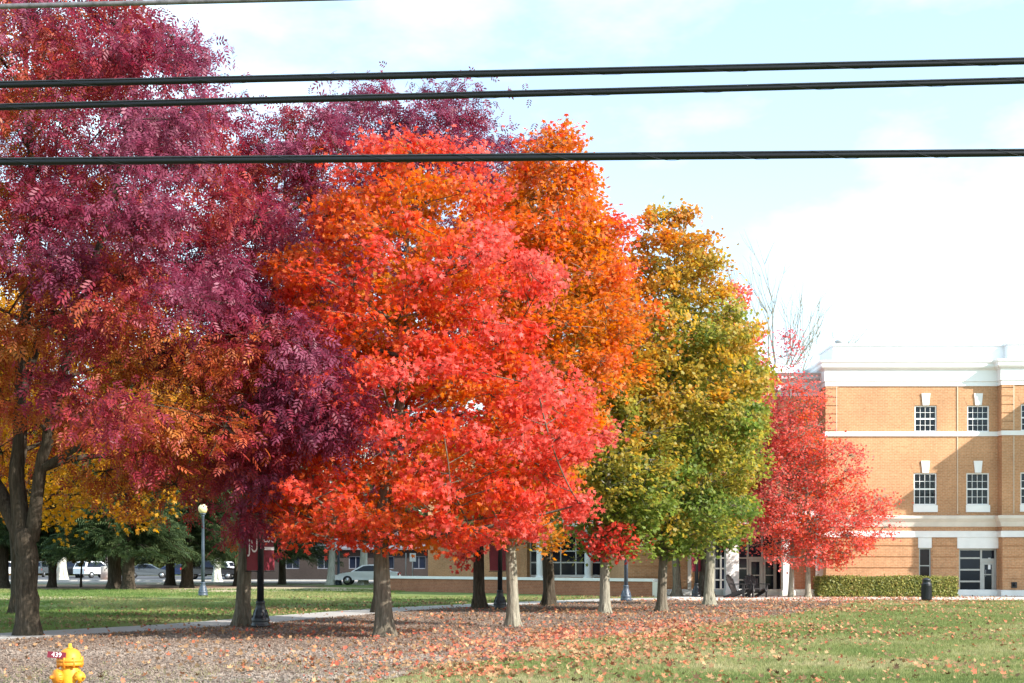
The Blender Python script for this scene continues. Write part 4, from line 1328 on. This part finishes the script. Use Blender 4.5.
def lamp_post(px, py, mat, label, H=4.45, rz=0, banners=None, fat=1.0):
    X, Y = G(px, py)
    root = empty('street_lamp', (X, Y, 0), rz, label, 'street lamp', 'globe lamp posts on the lawn')
    b = MB()
    k = fat
    b.lathe([(.235 * k, 0), (.235 * k, .10), (.21 * k, .13), (.225 * k, .17), (.225 * k, .24), (.19 * k, .28), (.175 * k, .36), (.13 * k, .48), (.105 * k, .60), (.115 * k, .62), (.115 * k, .66), (.095 * k, .68)], 20)
    for q in range(8):
        a = q * math.pi / 4
        b.tube([(.2 * k * math.cos(a), .2 * k * math.sin(a), .26), (.15 * k * math.cos(a), .15 * k * math.sin(a), .45)], [.02, .012], 5)
    b.build('base', mat, root)
    p = MB(); p.lathe([(.088 * k, .6), (.075 * k, H * .55), (.062 * k, H - .62), (.08 * k, H - .60), (.08 * k, H - .56), (.06 * k, H - .53)], 20)
    p.build('pole', mat, root)
    c = MB(); c.lathe([(.06 * k, H - .55), (.13, H - .50), (.14, H - .46), (.12, H - .44)], 16); c.build('collar', mat, root)
    gl = MB(); R0 = .235
    gl.lathe([(max(.01, R0 * math.sin(R(a))), H - .24 - R0 * math.cos(R(a))) for a in range(20, 181, 10)], 24)
    gl.build('globe', M['globe'], root)
    if banners:
        z0, z1, w, texts = banners
        for s_, tx in ((-1, texts[0]), (1, texts[1])):
            a = MB()
            for z in (z0, z1):
                a = MB(); a.tube([(s_ * .06, 0, z), (s_ * (w + .14), 0, z)], [.014, .011], 8)
                a.build('banner_arm', mat, root)
            f = MB()
            n_ = 8
            vs = []
            for j in range(n_ + 1):
                zz = z0 + .02 + (z1 - z0 - .04) * j / n_
                for i in range(4):
                    xx = s_ * (.10 + w * i / 3)
                    vs.append((xx, .012 * math.sin(i * 1.4 + j * .8), zz))
            vs2 = [(v[0], v[1] + .005, v[2]) for v in vs]
            nn = len(vs)
            fs = []
            for j in range(n_):
                for i in range(3):
                    q = (j * 4 + i, j * 4 + i + 1, j * 4 + i + 5, j * 4 + i + 4)
                    fs.append(q); fs.append(tuple(v + nn for v in reversed(q)))
            f.add(vs + vs2, fs, True)
            bo = f.build('banner', M['banner'], root)
            if len(tx) and s_ == 1:
                st = MB(); st.box(.13, .53, -.024, -.018, 1.95, 2.03); st.build('stripe', M['lettering'], bo)
            for (t_, size, zz) in tx:
                text_mesh('lettering', t_, size, M['lettering'], bo, (s_ * (.10 + w / 2), -.022, zz), (R(90), 0, 0), .003, sx=.85)
    return root


lamp_post(203, 596.2, M['blue_metal'], 'slim blue grey lamp post with a cream globe on the left lawn')
rl = lamp_post(260.5, 628, M['black_metal'], 'black lamp post with two dark red banners beside the purple ash', H=4.6, rz=R(63), fat=1.0,
          banners=(1.42, 2.6, .46, ([('JU', .48, 2.04)], [('LSC', .35, 2.25)])))
lamp_post(500, 609.5, M['black_metal'], 'black lamp post with red banners between the pale trunk and the back row maple', H=4.6, rz=R(52),
          banners=(1.33, 2.5, .48, ([], [])))
lamp_post(626, 601.2, M['blue_metal'], 'blue grey lamp post in front of the low brick wall', H=4.5)
lamp_post(338.5, 585, M['blue_metal'], 'slim dark lamp post left of the white sedan', H=5.2, fat=1.1)
lamp_post(696.5, 597.5, M['black_metal'], 'black lamp post with a small red banner by the brick wing', H=4.6, rz=R(62), banners=(1.2, 2.4, .48, ([], [])))

# fire hydrant
hX, hY = PX(70, 15.5), 15.5
hy = empty('fire_hydrant', (hX, hY, 0), R(-22), 'yellow fire hydrant with a red number tag in the left foreground', 'hydrant')
b = MB()
b.lathe([(.15, 0), (.15, .03), (.10, .035), (.095, .10), (.095, .24), (.115, .27), (.118, .33), (.118, .44), (.10, .475), (.092, .505)], 28)
b.build('barrel', M['hyd'], hy)
b = MB()
b.lathe([(.14, .505), (.145, .51), (.145, .535), (.138, .54), (.138, .545), (.145, .55), (.145, .575), (.13, .582), (.122, .60), (.115, .63), (.095, .665), (.06, .69), (.04, .695)], 28)
for k in range(8):
    a = k * math.pi / 4 + .2
    b.lathe([(.016, .49), (.016, .60), (.008, .605)], 6, Matrix.Translation((.132 * math.cos(a), .132 * math.sin(a), -.005)))
b.build('bonnet', M['hyd2'], hy)
b = MB(); b.lathe([(.038, .692), (.036, .705), (.024, .71), (.022, .745), (.016, .75)], 5); b.build('operating_nut', M['hyd'], hy)
for (az, r_, L) in ((-112, .078, .19), (-8, .055, .185), (172, .055, .185)):
    Mx = Matrix.Rotation(R(az), 4, 'Z') @ Matrix.Translation((0, 0, .385)) @ Matrix.Rotation(R(90), 4, 'Y')
    b = MB()
    b.lathe([(r_ * .8, .05), (r_ * .8, L - .07), (r_ * 1.0, L - .068), (r_ * 1.08, L - .06), (r_ * 1.08, L - .02), (r_ * .98, L - .005), (r_ * .6, L + .012), (r_ * .28, L + .016), (r_ * .26, L + .045), (r_ * .2, L + .05)], 20, Mx)
    for k in range(10):
        a = k * math.pi / 5
        b.lathe([(r_ * .10, L - .058), (r_ * .10, L - .022)], 5, Mx @ Matrix.Translation((r_ * 1.08 * math.cos(a), r_ * 1.08 * math.sin(a), 0)))
    b.build('nozzle_cap', M['hyd2'] if az == -112 else M['hyd'], hy)
b = MB()
pts_ = []
for k in range(25):
    u = k / 24
    a = R(-112 + 104 * u)
    rr_ = .135 + .07 * math.sin(math.pi * u) * .4 + (.05 if k in (0, 24) else .02)
    pts_.append((rr_ * math.cos(a), rr_ * math.sin(a), .40 - .13 * math.sin(math.pi * u)))
b.tube(pts_, [.006 + .002 * (k % 2) for k in range(25)], 6)
b.build('cap_chain', M['strand'], hy)
tg = MB(); tg.box(-.098, .098, -.004, .004, -.034, .034)
to = tg.build('number_tag', M['hyd_tag'], hy)
to.location = (-.045, -.165, .63); to.rotation_euler = (R(-4), R(5), R(30))
text_mesh('lettering', '439', .072, M['lettering'], to, (.0, -.0055, 0), (R(90), 0, 0), .0008)
tb = MB(); tb.box(-.006, .006, -.004, .09, -.012, .012); o = tb.build('tag_bracket', M['grey_metal'], to); o.location = (.04, .006, 0)

# bin in front of the entrance
tX, tY = G(926.5, 602)
tc_ = empty('trash_can', (tX, tY, .034), 0, 'black domed litter bin standing on the walk in front of the hedge', 'trash can')
tc_.scale = (.74, .74, .92)
b = MB(); b.lathe([(.24, .05), (.27, .06), (.275, .10), (.275, .70), (.28, .71), (.28, .74)], 28)
for k in range(28):
    a = k * 2 * math.pi / 28
    b.box(.272, .290, -.012, .012, .1, .7, Matrix.Rotation(a, 4, 'Z'))
b.build('body', M['black_metal'], tc_)
b = MB(); b.lathe([(.29, .742), (.295, .75), (.295, .78), (.25, .80), (.235, .82), (.235, .93), (.25, .94), (.23, .98), (.15, 1.03), (.05, 1.05)], 28); b.build('lid', M['black_metal'], tc_)
b = MB()
for k in range(4):
    a = k * math.pi / 2 + .4
    b.lathe([(.03, 0), (.03, .055)], 8, Matrix.Translation((.2 * math.cos(a), .2 * math.sin(a), 0)))
b.build('foot', M['black_metal'], tc_)


# adirondack chairs (front faces -Y locally)
def adirondack(px, py, rz, label):
    X, Y = G(px, py)
    root = empty('lawn_chair', (X, Y, .006), rz, label, 'chair', 'dark wooden lawn chairs')
    root.scale = (1.1, 1.1, 1.12)
    def board(mb, p0, p1, w, t, up=Vector((1, 0, 0))):
        p0, p1 = Vector(p0), Vector(p1)
        d = (p1 - p0); L = d.length; d.normalize()
        nn = up.cross(d).normalized()
        Mx = Matrix((( up.x, nn.x, d.x, p0.x), (up.y, nn.y, d.y, p0.y), (up.z, nn.z, d.z, p0.z), (0, 0, 0, 1)))
        mb.box(-w / 2, w / 2, -t / 2, t / 2, 0, L, Mx)
    m_ = MB()
    for k in range(6):
        u = k / 5
        p = Vector((0, -.30, .38)).lerp(Vector((0, .22, .22)), u)
        m_.box(-.29, .29, p.y - .045, p.y + .045, p.z - .012, p.z + .012)
    m_.build('seat', M['chair'], root)
    m_ = MB()
    for k in range(7):
        x_ = (k - 3) * .092
        L = .82 - .020 * (k - 3) ** 2
        board(m_, (x_ * .85, .20, .20), (x_ * 1.1, .20 + .40 * L, .20 + .92 * L), .080, .035)
    board(m_, (-.29, .36, .56), (.29, .36, .56), .05, .025, Vector((0, .92, -.4)).normalized() if False else Vector((0, 0, 1)))
    m_.build('backrest', M['chair'], root)
    for s_ in (-1, 1):
        a = MB(); a.bevbox(s_ * .34 - .075, s_ * .34 + .075, -.42, .34, .56, .585, .01); a.build('armrest', M['chair'], root)
        l = MB(); l.box(s_ * .32 - .02, s_ * .32 + .02, -.36, -.25, 0, .558); l.build('leg', M['chair'], root)
        l = MB(); l.prism([(0, 0), (1, 1), (1, 1.1), (0, .1)], 0, .001) if False else None
        r_ = MB(); board(r_, (s_ * .28, -.34, .33), (s_ * .28, .58, .02), .04, .12); r_.build('leg', M['chair'], root)
    return root


adirondack(739.5, 598.3, R(58), 'dark wooden lawn chair seen from the side, left of the pair')
adirondack(756, 598.1, R(20), 'dark wooden lawn chair facing the lawn, right of the pair')

# ------------------------------------------------------------------ overhead cables
def cable(Y, ya, yb, r, label, sag=.10, strand=True, mat='wire', twist=9.0, second=False):
    z0, z1 = PZ(ya, Y), PZ(yb, Y)
    xa, xb_ = PX(0, Y), PX(1024, Y)
    def zz(x):
        u = (x - xa) / (xb_ - xa)
        return z0 + (z1 - z0) * u - sag * .0 + .0022 * sag * 10 * ((x) ** 2 - xa * xa) / 30.0
    root = empty('overhead_cable', (0, Y, 0), 0, label, 'cable', 'overhead cables across the street')
    m_ = MB()
    xs = np.linspace(-38, 38, 150)
    m_.tube([(x_, 0, zz(x_)) for x_ in xs], [r] * len(xs), 10, cap=True)
    m_.build('sheath', M[mat], root)
    if strand:
        m_ = MB()
        m_.tube([(x_, -.2 * r, zz(x_) + r * 1.25) for x_ in xs], [r * .36] * len(xs), 6)
        m_.build('strand', M['strand'], root)
        m_ = MB()
        xs2 = np.linspace(-16, 16, 1300)
        m_.tube([(x_, 1.12 * r * math.cos(x_ * twist), zz(x_) + .2 * r + 1.38 * r * math.sin(x_ * twist)) for x_ in xs2], [r * .07] * len(xs2), 4, cap=False)
        m_.build('lashing_wire', M['strand'], root)
    return root


cable(14, 85.5, 61.8, .027, 'black cable, upper of the close pair above the trees', strand=True, twist=5.0)
cable(14, 107.8, 81.2, .026, 'black cable, lower of the close pair above the trees', strand=True, twist=5.6)
cable(14, 162.5, 153.5, .030, 'thick black cable, lowest of all, crossing the tree tops', strand=True, twist=7.0)
cable(14, 6.5, -20, .025, 'weathered grey cable at the top left corner', strand=False, mat='old_wire')

# ------------------------------------------------------------------ parked cars
def car(px, py, rz, paint, label, kind='sedan'):
    X, Y = G(px, py)
    root = empty('parked_car', (X, Y, .016), rz, label, {'sedan': 'car', 'suv': 'car', 'pickup': 'pickup truck'}[kind], 'cars in the parking lot')
    if kind == 'sedan':
        L, W, prof = 4.6, 1.78, [(-2.3, .35), (-2.28, .75), (-2.1, .92), (-1.45, .98), (1.0, .95), (1.9, .82), (2.25, .66), (2.3, .35)]
        cab = [(-1.65, .96), (-.95, 1.40), (-.2, 1.46), (.35, 1.40), (1.15, .94)]; wb = 1.38
    elif kind == 'suv':
        L, W, prof = 4.6, 1.85, [(-2.3, .42), (-2.32, .95), (-2.25, 1.08), (1.0, 1.05), (1.95, .98), (2.25, .82), (2.3, .42)]
        cab = [(-2.22, 1.07), (-1.95, 1.66), (-1.4, 1.72), (.1, 1.70), (1.15, 1.05)]; wb = 1.4
    else:
        L, W, prof = 5.4, 1.9, [(-2.7, .5), (-2.72, 1.12), (-.75, 1.14), (1.3, 1.12), (2.4, 1.05), (2.65, .9), (2.7, .5)]
        cab = [(-.85, 1.13), (-.7, 1.78), (.2, 1.82), (.55, 1.76), (1.35, 1.12)]; wb = 1.75
    def loft(mb, pf, wfn, smooth=False):
        n = len(pf)
        vs = [(x_, -wfn(x_, z_), z_) for x_, z_ in pf] + [(x_, wfn(x_, z_), z_) for x_, z_ in pf]
        fs = [tuple(range(n)), tuple(reversed(range(n, 2 * n)))]
        for i in range(n):
            j = (i + 1) % n
            fs.append((j, i, n + i, n + j))
        mb.add(vs, fs, smooth)
    h_ = W / 2
    body = MB()
    loft(body, prof, lambda x_, z_: h_ * (1 - .10 * max(0, abs(x_) - 1.7) / .6) * (1 - .05 * max(0, z_ - .7)))
    roof = [(x_, z_) for x_, z_ in cab]
    zt = max(z_ for _, z_ in cab)
    loft(body, roof, lambda x_, z_: h_ * (.95 - .20 * (z_ - .95) / (zt - .95)))
    body.build('body', M[paint], root)
    gl = MB()
    # glass: front, rear and side panes standing a few mm proud of the cabin
    zc = (cab[0][1] + zt) / 2
    cx = sum(p[0] for p in cab) / len(cab)
    sidep = [(cx + (x_ - cx) * .86, cab[0][1] + .03 + (z_ - cab[0][1]) * .80) for x_, z_ in cab]
    wf = lambda x_, z_: h_ * (.95 - .20 * (z_ - .95) / (zt - .95)) + .006
    for sy in (-1, 1):
        sw = MB()
        n_ = len(sidep)
        sw.add([(x_, sy * (wf(x_, z_) - .03), z_) for x_, z_ in sidep] + [(x_, sy * wf(x_, z_), z_) for x_, z_ in sidep],
               [tuple(range(n_)), tuple(reversed(range(n_, 2 * n_)))] + [((i + 1) % n_, i, n_ + i, n_ + (i + 1) % n_) for i in range(n_)])
        sw.build('side_window', M['glass'], root)
    for (p0, p1, s_) in ((cab[0], cab[1], -1), (cab[-1], cab[-2], 1)):
        a, b_ = .14, .86
        q0 = (p0[0] + (p1[0] - p0[0]) * a + s_ * .008, p0[1] + (p1[1] - p0[1]) * a + .006); q1 = (p0[0] + (p1[0] - p0[0]) * b_ + s_ * .008, p0[1] + (p1[1] - p0[1]) * b_ + .006)
        w0, w1 = wf(*q0) * .88, wf(*q1) * .86
        gl.add([(q0[0], -w0, q0[1]), (q0[0], w0, q0[1]), (q1[0], w1, q1[1]), (q1[0], -w1, q1[1])], [(0, 1, 2, 3) if s_ > 0 else (3, 2, 1, 0)])
        gl.build('windscreen' if s_ > 0 else 'rear_window', M['glass'], root); gl = MB()
    for sx in (-1, 1):
        for sy in (-1, 1):
            Mx = Matrix.Translation((sx * wb, sy * (h_ - .12), .33)) @ Matrix.Rotation(R(90), 4, 'X')
            w_ = MB(); w_.lathe([(.2, -.125), (.30, -.12), (.33, -.09), (.33, .09), (.30, .12), (.2, .125)], 20, Mx); wo = w_.build('wheel', M['tyre'], root)
            r_ = MB(); r_.lathe([(.2, -.128), (.2, .128)], 14, Mx); r_.build('rim', M['rim'], wo)
    zl = prof[1][1] - .12 if kind != 'sedan' else .78
    for sy in (-1, 1):
        a = MB(); a.box(-L / 2 - .01, -L / 2 + .12, sy * (h_ * .78) - .12, sy * (h_ * .78) + .12, zl - .10, zl + .10); a.build('tail_light', M['lamp_red'], root)
        a = MB(); a.box(L / 2 - .16, L / 2 - .005, sy * (h_ * .72) - .16, sy * (h_ * .72) + .16, .60, .72); a.build('headlight', M['lamp_clear'], root)
    if kind == 'pickup':
        a = MB(); a.box(-2.6, -.95, -h_ * .82, h_ * .82, 1.142, 1.15); a.build('bed', M['black_metal'], root)
    return root


car(368, 585, R(180), 'car_white', 'white sedan parked side on behind the pale tree trunk')
car(9, 577.5, R(28), 'car_white', 'white car at the far left behind the spruce trunk', 'suv')
car(72, 577.8, R(95), 'car_black', 'black suv seen from behind next to the pale trunk', 'suv')
car(96, 578, R(60), 'car_white', 'white suv parked between the sapling and the concrete light base', 'suv')
car(148, 578.5, R(12), 'car_grey', 'grey sedan parked right of the twin spruce trunks')
car(178, 577.8, R(5), 'car_navy', 'navy car between the two spruce trunks near the globe lamp')
car(211, 579.5, R(0), 'car_black', 'black pickup behind the globe lamp post', 'pickup')
car(214, 576.6, R(170), 'car_white', 'white suv showing over the black pickup', 'suv')
car(39, 577.2, R(95), 'car_grey', 'dark grey suv hidden behind the forked ash trunk', 'suv')

# concrete-footed parking lot light
X, Y = G(106.5, 580.2)
pl = empty('parking_lot_light', (X, Y, 0), 0, 'grey light pole on a thick white concrete base by the parking lot', 'light pole')
b = MB(); b.lathe([(.52, 0), (.52, 1.22), (.47, 1.27)], 20); b.build('base', M['concrete'], pl)
b = MB(); b.tube([(0, 0, 1.2), (0, 0, 8.5)], [.10, .07], 12); b.build('pole', M['grey_metal'], pl)
b = MB(); b.box(-.3, .9, -.18, .18, 8.5, 8.7); b.build('lamp_head', M['grey_metal'], pl)
for (px, py, yt, w_, hh_, lab) in ((412.8, 589, 553.5, .42, .55, 'small white sign on a thin post behind the low wall'), (406, 589, 553, .0, 0, 'thin bare grey post left of the small white sign')):
    X, Y = PX(px, 95), 95.0
    sp_ = empty('road_sign', (X, Y, 0), 0, lab, 'sign' if w_ else 'post')
    b = MB(); b.tube([(0, 0, 0), (0, 0, PZ(yt, Y))], [.035, .035], 8); b.build('post', M['grey_metal'], sp_)
    if w_:
        b = MB(); zt = PZ(yt, Y); b.box(-w_ / 2, w_ / 2, -.05, -.036, zt - hh_, zt + .02); b.build('sign_panel', M['sign_white'], sp_)

# low dark house beyond the drive
lb = empty('low_house', (-16, 136, 0), 0, 'long low dark brick house far behind the pine and white sedan', 'building')
m_ = MB()
wn = [(x_, x_ + 1.3, 1.0, 2.2) for x_ in (-8.5, -5.5, -2.5, .5, 3.5, 6.5)]
wall_holes(m_, -10, 9, 0, 2.9, -3, wn, .15)
m_.add([(-10, -3, 0), (-10, 5, 0), (-10, 5, 2.9), (-10, -3, 2.9)], [(3, 2, 1, 0)]); m_.add([(9, -3, 0), (9, 5, 0), (9, 5, 2.9), (9, -3, 2.9)], [(0, 1, 2, 3)])
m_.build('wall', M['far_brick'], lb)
m_ = MB(); m_.prism([(-3.6, 2.8), (1, 4.6), (5.6, 2.8), (5.6, 2.95), (1, 4.75), (-3.6, 2.95)], -10.5, 9.5, Matrix(((0, 1, 0, 0), (1, 0, 0, 0), (0, 0, 1, 0), (0, 0, 0, 1)))); m_.build('roof', M['grey_roof'], lb)
for a, b_, c_, d_ in wn:
    w_ = MB(); w_.box(a, a + .07, -2.95, -2.88, c_, d_); w_.box(b_ - .07, b_, -2.95, -2.88, c_, d_); w_.box(a + .07, b_ - .07, -2.95, -2.88, d_ - .07, d_); w_.box(a + .07, b_ - .07, -2.95, -2.88, c_, c_ + .07); w_.box((a + b_) / 2 - .03, (a + b_) / 2 + .03, -2.945, -2.885, c_ + .07, d_ - .07)
    wo = w_.build('window', M['blind'], lb)
    p_ = MB(); p_.box(a + .02, b_ - .02, -2.915, -2.91, c_ + .02, d_ - .02); p_.build('pane', M['glass'], wo)

# ------------------------------------------------------------------ ground cover
g = np.random.default_rng(123)
ex = np.array([p[0] for p in EDGE_S]); ey = np.array([p[1] for p in EDGE_S])
pxs = np.array([p[0] for p in PATH_S]); pys = np.array([p[1] for p in PATH_S])


def vnoise(x, y, s, seed):
    r_ = np.random.default_rng(seed).random((64, 64))
    u, v = x / s + 1000, y / s + 1000
    i, j = np.floor(u).astype(int), np.floor(v).astype(int)
    fu, fv = u - i, v - j
    fu, fv = fu * fu * (3 - 2 * fu), fv * fv * (3 - 2 * fv)
    a = r_[i % 64, j % 64] * (1 - fu) + r_[(i + 1) % 64, j % 64] * fu
    b = r_[i % 64, (j + 1) % 64] * (1 - fu) + r_[(i + 1) % 64, (j + 1) % 64] * fu
    return a * (1 - fv) + b * fv


def wedge(n, y0, y1, k, gg, m=.42):
    """points on the ground, density ~ 1/Y**k, inside a widened view wedge"""
    u = gg.random(n)
    q = 2 - k
    if abs(q) < 1e-6: y = y0 * (y1 / y0) ** u
    else: y = (y0 ** q + u * (y1 ** q - y0 ** q)) ** (1 / q)
    x = gg.uniform(-1, 1, n) * (y * m + 1.5)
    return x, y


def side(x, y):       # >0: on the front lawn, right of the mulch edge
    return x - np.interp(y, ey, ex)


def path_side(x, y):  # signed offset from the path, >0 mulch side
    return (x - np.interp(y, pys, pxs))


# grass blades of the front lawn (and thin grass creeping into the mulch)
x, y = wedge(330000, 17.2, 59.5, 1.1, g)
s_ = side(x, y) + 1.6 * (vnoise(x, y, 1.3, 1) - .5)
keep = (s_ > 0) | ((g.random(len(x)) < .10) & (y < 22.5) & (vnoise(x, y, .9, 8) > .5))
x, y = x[keep], y[keep]
N = len(x)
BL = ([(0, -.12, 0), (0, .12, 0), (1, 0, .0), (-.05, -.30, 0), (.08, -.16, .05), (.8, -.45, .25), (.0, .2, -.05), (.05, .34, 0), (.75, .62, -.2)], [(0, 1, 2), (3, 4, 5), (6, 7, 8)])
hgt = .035 + .03 * g.random(N) + .00055 * y
dryn = vnoise(x, y, 3.2, 2) * .6 + vnoise(x, y, .8, 3) * .4 + .22 * np.exp(-np.maximum(side(x, y), 0) / 1.5)
col = pal([(.2, (.15, .195, .06)), (.45, (.215, .24, .085)), (.65, (.285, .28, .12)), (.88, (.42, .36, .20))], dryn + g.normal(size=N) * .09)
up = np.tile([0, 0, 1.0], (N, 1)) + g.normal(size=(N, 3)) * .35
o = leaf_object('lawn_grass', BL[0], BL[1], np.stack([x, y, np.full(N, .0)], 1), unit(N, g) * [1, 1, .1], up, hgt, col, M['blade'])
tag(o, 'short green lawn grass in the right foreground', 'grass', kind='stuff')
# grass beyond the path
x, y = wedge(120000, 27, 84, 0.9, g, .46)
keep = (path_side(x, y) < -1.2) & (x < 4) & (vnoise(x, y, 2.0, 12) > .25)
keep &= ~((y > 66) & (x > -6))
x, y = x[keep], y[keep]; N = len(x)
d2 = vnoise(x, y, 4.0, 4) * .7 + .3 * vnoise(x, y, 1, 5)
col = pal([(.2, (.085, .15, .035)), (.5, (.15, .21, .055)), (.7, (.23, .24, .09)), (.9, (.34, .29, .14))], d2 + g.normal(size=N) * .08)
o = leaf_object('back_lawn_grass', BL[0], BL[1], np.stack([x, y, np.zeros(N)], 1), unit(N, g) * [1, 1, .1], np.tile([0, 0, 1.0], (N, 1)) + g.normal(size=(N, 3)) * .35, .05 + .035 * g.random(N) + .0005 * y, col, M['blade'])
tag(o, 'green grass strip between the path and the spruces', 'grass', kind='stuff')

# wood chips on the mulch bed
x, y = wedge(300000, 16.8, 58, 1.2, g)
keep = (side(x, y) < .25 + .8 * (vnoise(x, y, 1.3, 1) - .5)) & (path_side(x, y) > 1.1)
x, y = x[keep], y[keep]; N = len(x)
CH = ([(-.5, -.12, 0), (.5, -.15, .03), (.55, .1, .0), (-.45, .14, .04)], [(0, 1, 2, 3)])
dk = vnoise(x, y, 1.8, 6) * .5 + .5 * g.random(N) - .012 * (y - 22)
col = pal([(0, (.125, .084, .062)), (.35, (.19, .138, .105)), (.65, (.255, .20, .162)), (1, (.34, .28, .232))], dk)
o = leaf_object('wood_chips', CH[0], CH[1], np.stack([x, y, .012 + .02 * g.random(N)], 1), np.tile([0, -.25, 1.0], (N, 1)) + g.normal(size=(N, 3)) * .45, unit(N, g), .022 + .034 * g.random(N) + .0005 * y, col, M['chip'])
tag(o, 'grey brown wood chip mulch under the maples', 'mulch', kind='stuff')

# fallen leaves
trees_xy = [(-2.8, 30.8, 5.0, 'r'), (.03, 35.5, 4.5, 'r'), (2.95, 44.4, 4.5, 'o'), (5.0, 46.7, 5, 'o'), (7.56, 53.7, 5, 'o'), (-1.2, 49, 5, 'o'), (1.4, 52.5, 5, 'o'), (-4.2, 45, 5, 'o'), (13, 60.5, 5.5, 'r'), (9.4, 62, 5, 'r'), (-6.8, 35.5, 4, 'o')]
x, y = wedge(230000, 17.4, 66, 1.0, g, .40)
dens = np.full(len(x), .05)
redness = np.zeros(len(x))
for tx, ty, r_, k in trees_xy:
    w_ = np.exp(-(((x - tx - .4) ** 2 + (y - ty + .8) ** 2) / (r_ * r_)))
    dens += .17 * w_
    redness += w_ * (1 if k == 'r' else .45)
# windrow of red leaves on the sunny side of the row, and drifts over the lawn
sd_ = side(x, y)
dens += 1.0 * np.exp(-((sd_ + .9) / 1.7) ** 2) * np.clip((y - 20) / 4, 0, 1) * np.clip((44 - y) / 8, .35, 1)
dens += .42 * np.exp(-((sd_ - 1.8) / 2.2) ** 2) * (y > 19.5) * np.clip((38 - y) / 8, .3, 1) + .10 * np.exp(-((sd_ - 5) / 5) ** 2)
dens += .45 * np.exp(-((y - 58.4) / 1.6) ** 2) * (x > 5)
dens += .28 * ((path_side(x, y) < -1) & (path_side(x, y) > -7)) * (y > 33)
dens *= .2 + 3.4 * (vnoise(x, y, 2.3, 9) ** 1.5) * (vnoise(x, y, .7, 10) ** 1.3)
dens *= np.where(path_side(x, y) > -30, 1, 0)
on_path = np.abs(path_side(x, y)) < 1.5
dens *= np.where(on_path, .12, 1)
keep = g.random(len(x)) < np.clip(dens * .62, 0, .9)
x, y, rd, sd_ = x[keep], y[keep], redness[keep], sd_[keep]; N = len(x)
back = path_side(x, y) < -.8
t = np.clip(g.random(N) * .78 + np.clip(rd, 0, 1) * .18 + .14 * np.exp(-((sd_ + .3) / 2.6) ** 2) * (y < 42) + np.where(back, -.22, .0) + np.where(sd_ < -1.5, -.06, 0), 0, 1)
col = pal([(0, (.15, .085, .045)), (.28, (.30, .17, .085)), (.48, (.48, .29, .15)), (.62, (.52, .21, .09)), (.8, (.48, .10, .06)), (1, (.54, .18, .12))], t)
col *= g.uniform(.55, 1.15, N)[:, None]
z = np.where(sd_ > 0, .045, .03) + .03 * g.random(N)
CUP = star([.62, .30, .58, .27, .42, .16, .42, .27, .58, .30], [0, 27, 52, 82, 112, 180, 248, 278, 308, 333], cup=.32)
o = leaf_object('fallen_leaves', CUP[0], CUP[1], np.stack([x, y, z], 1), np.tile([0, -.25, 1.0], (N, 1)) + g.normal(size=(N, 3)) * .5, unit(N, g), .04 + .085 * g.random(N) ** 1.6, col, M['litter'])
tag(o, 'red, orange and tan fallen maple leaves scattered over mulch and lawn', 'fallen leaves', kind='stuff')
print('leaves', N)
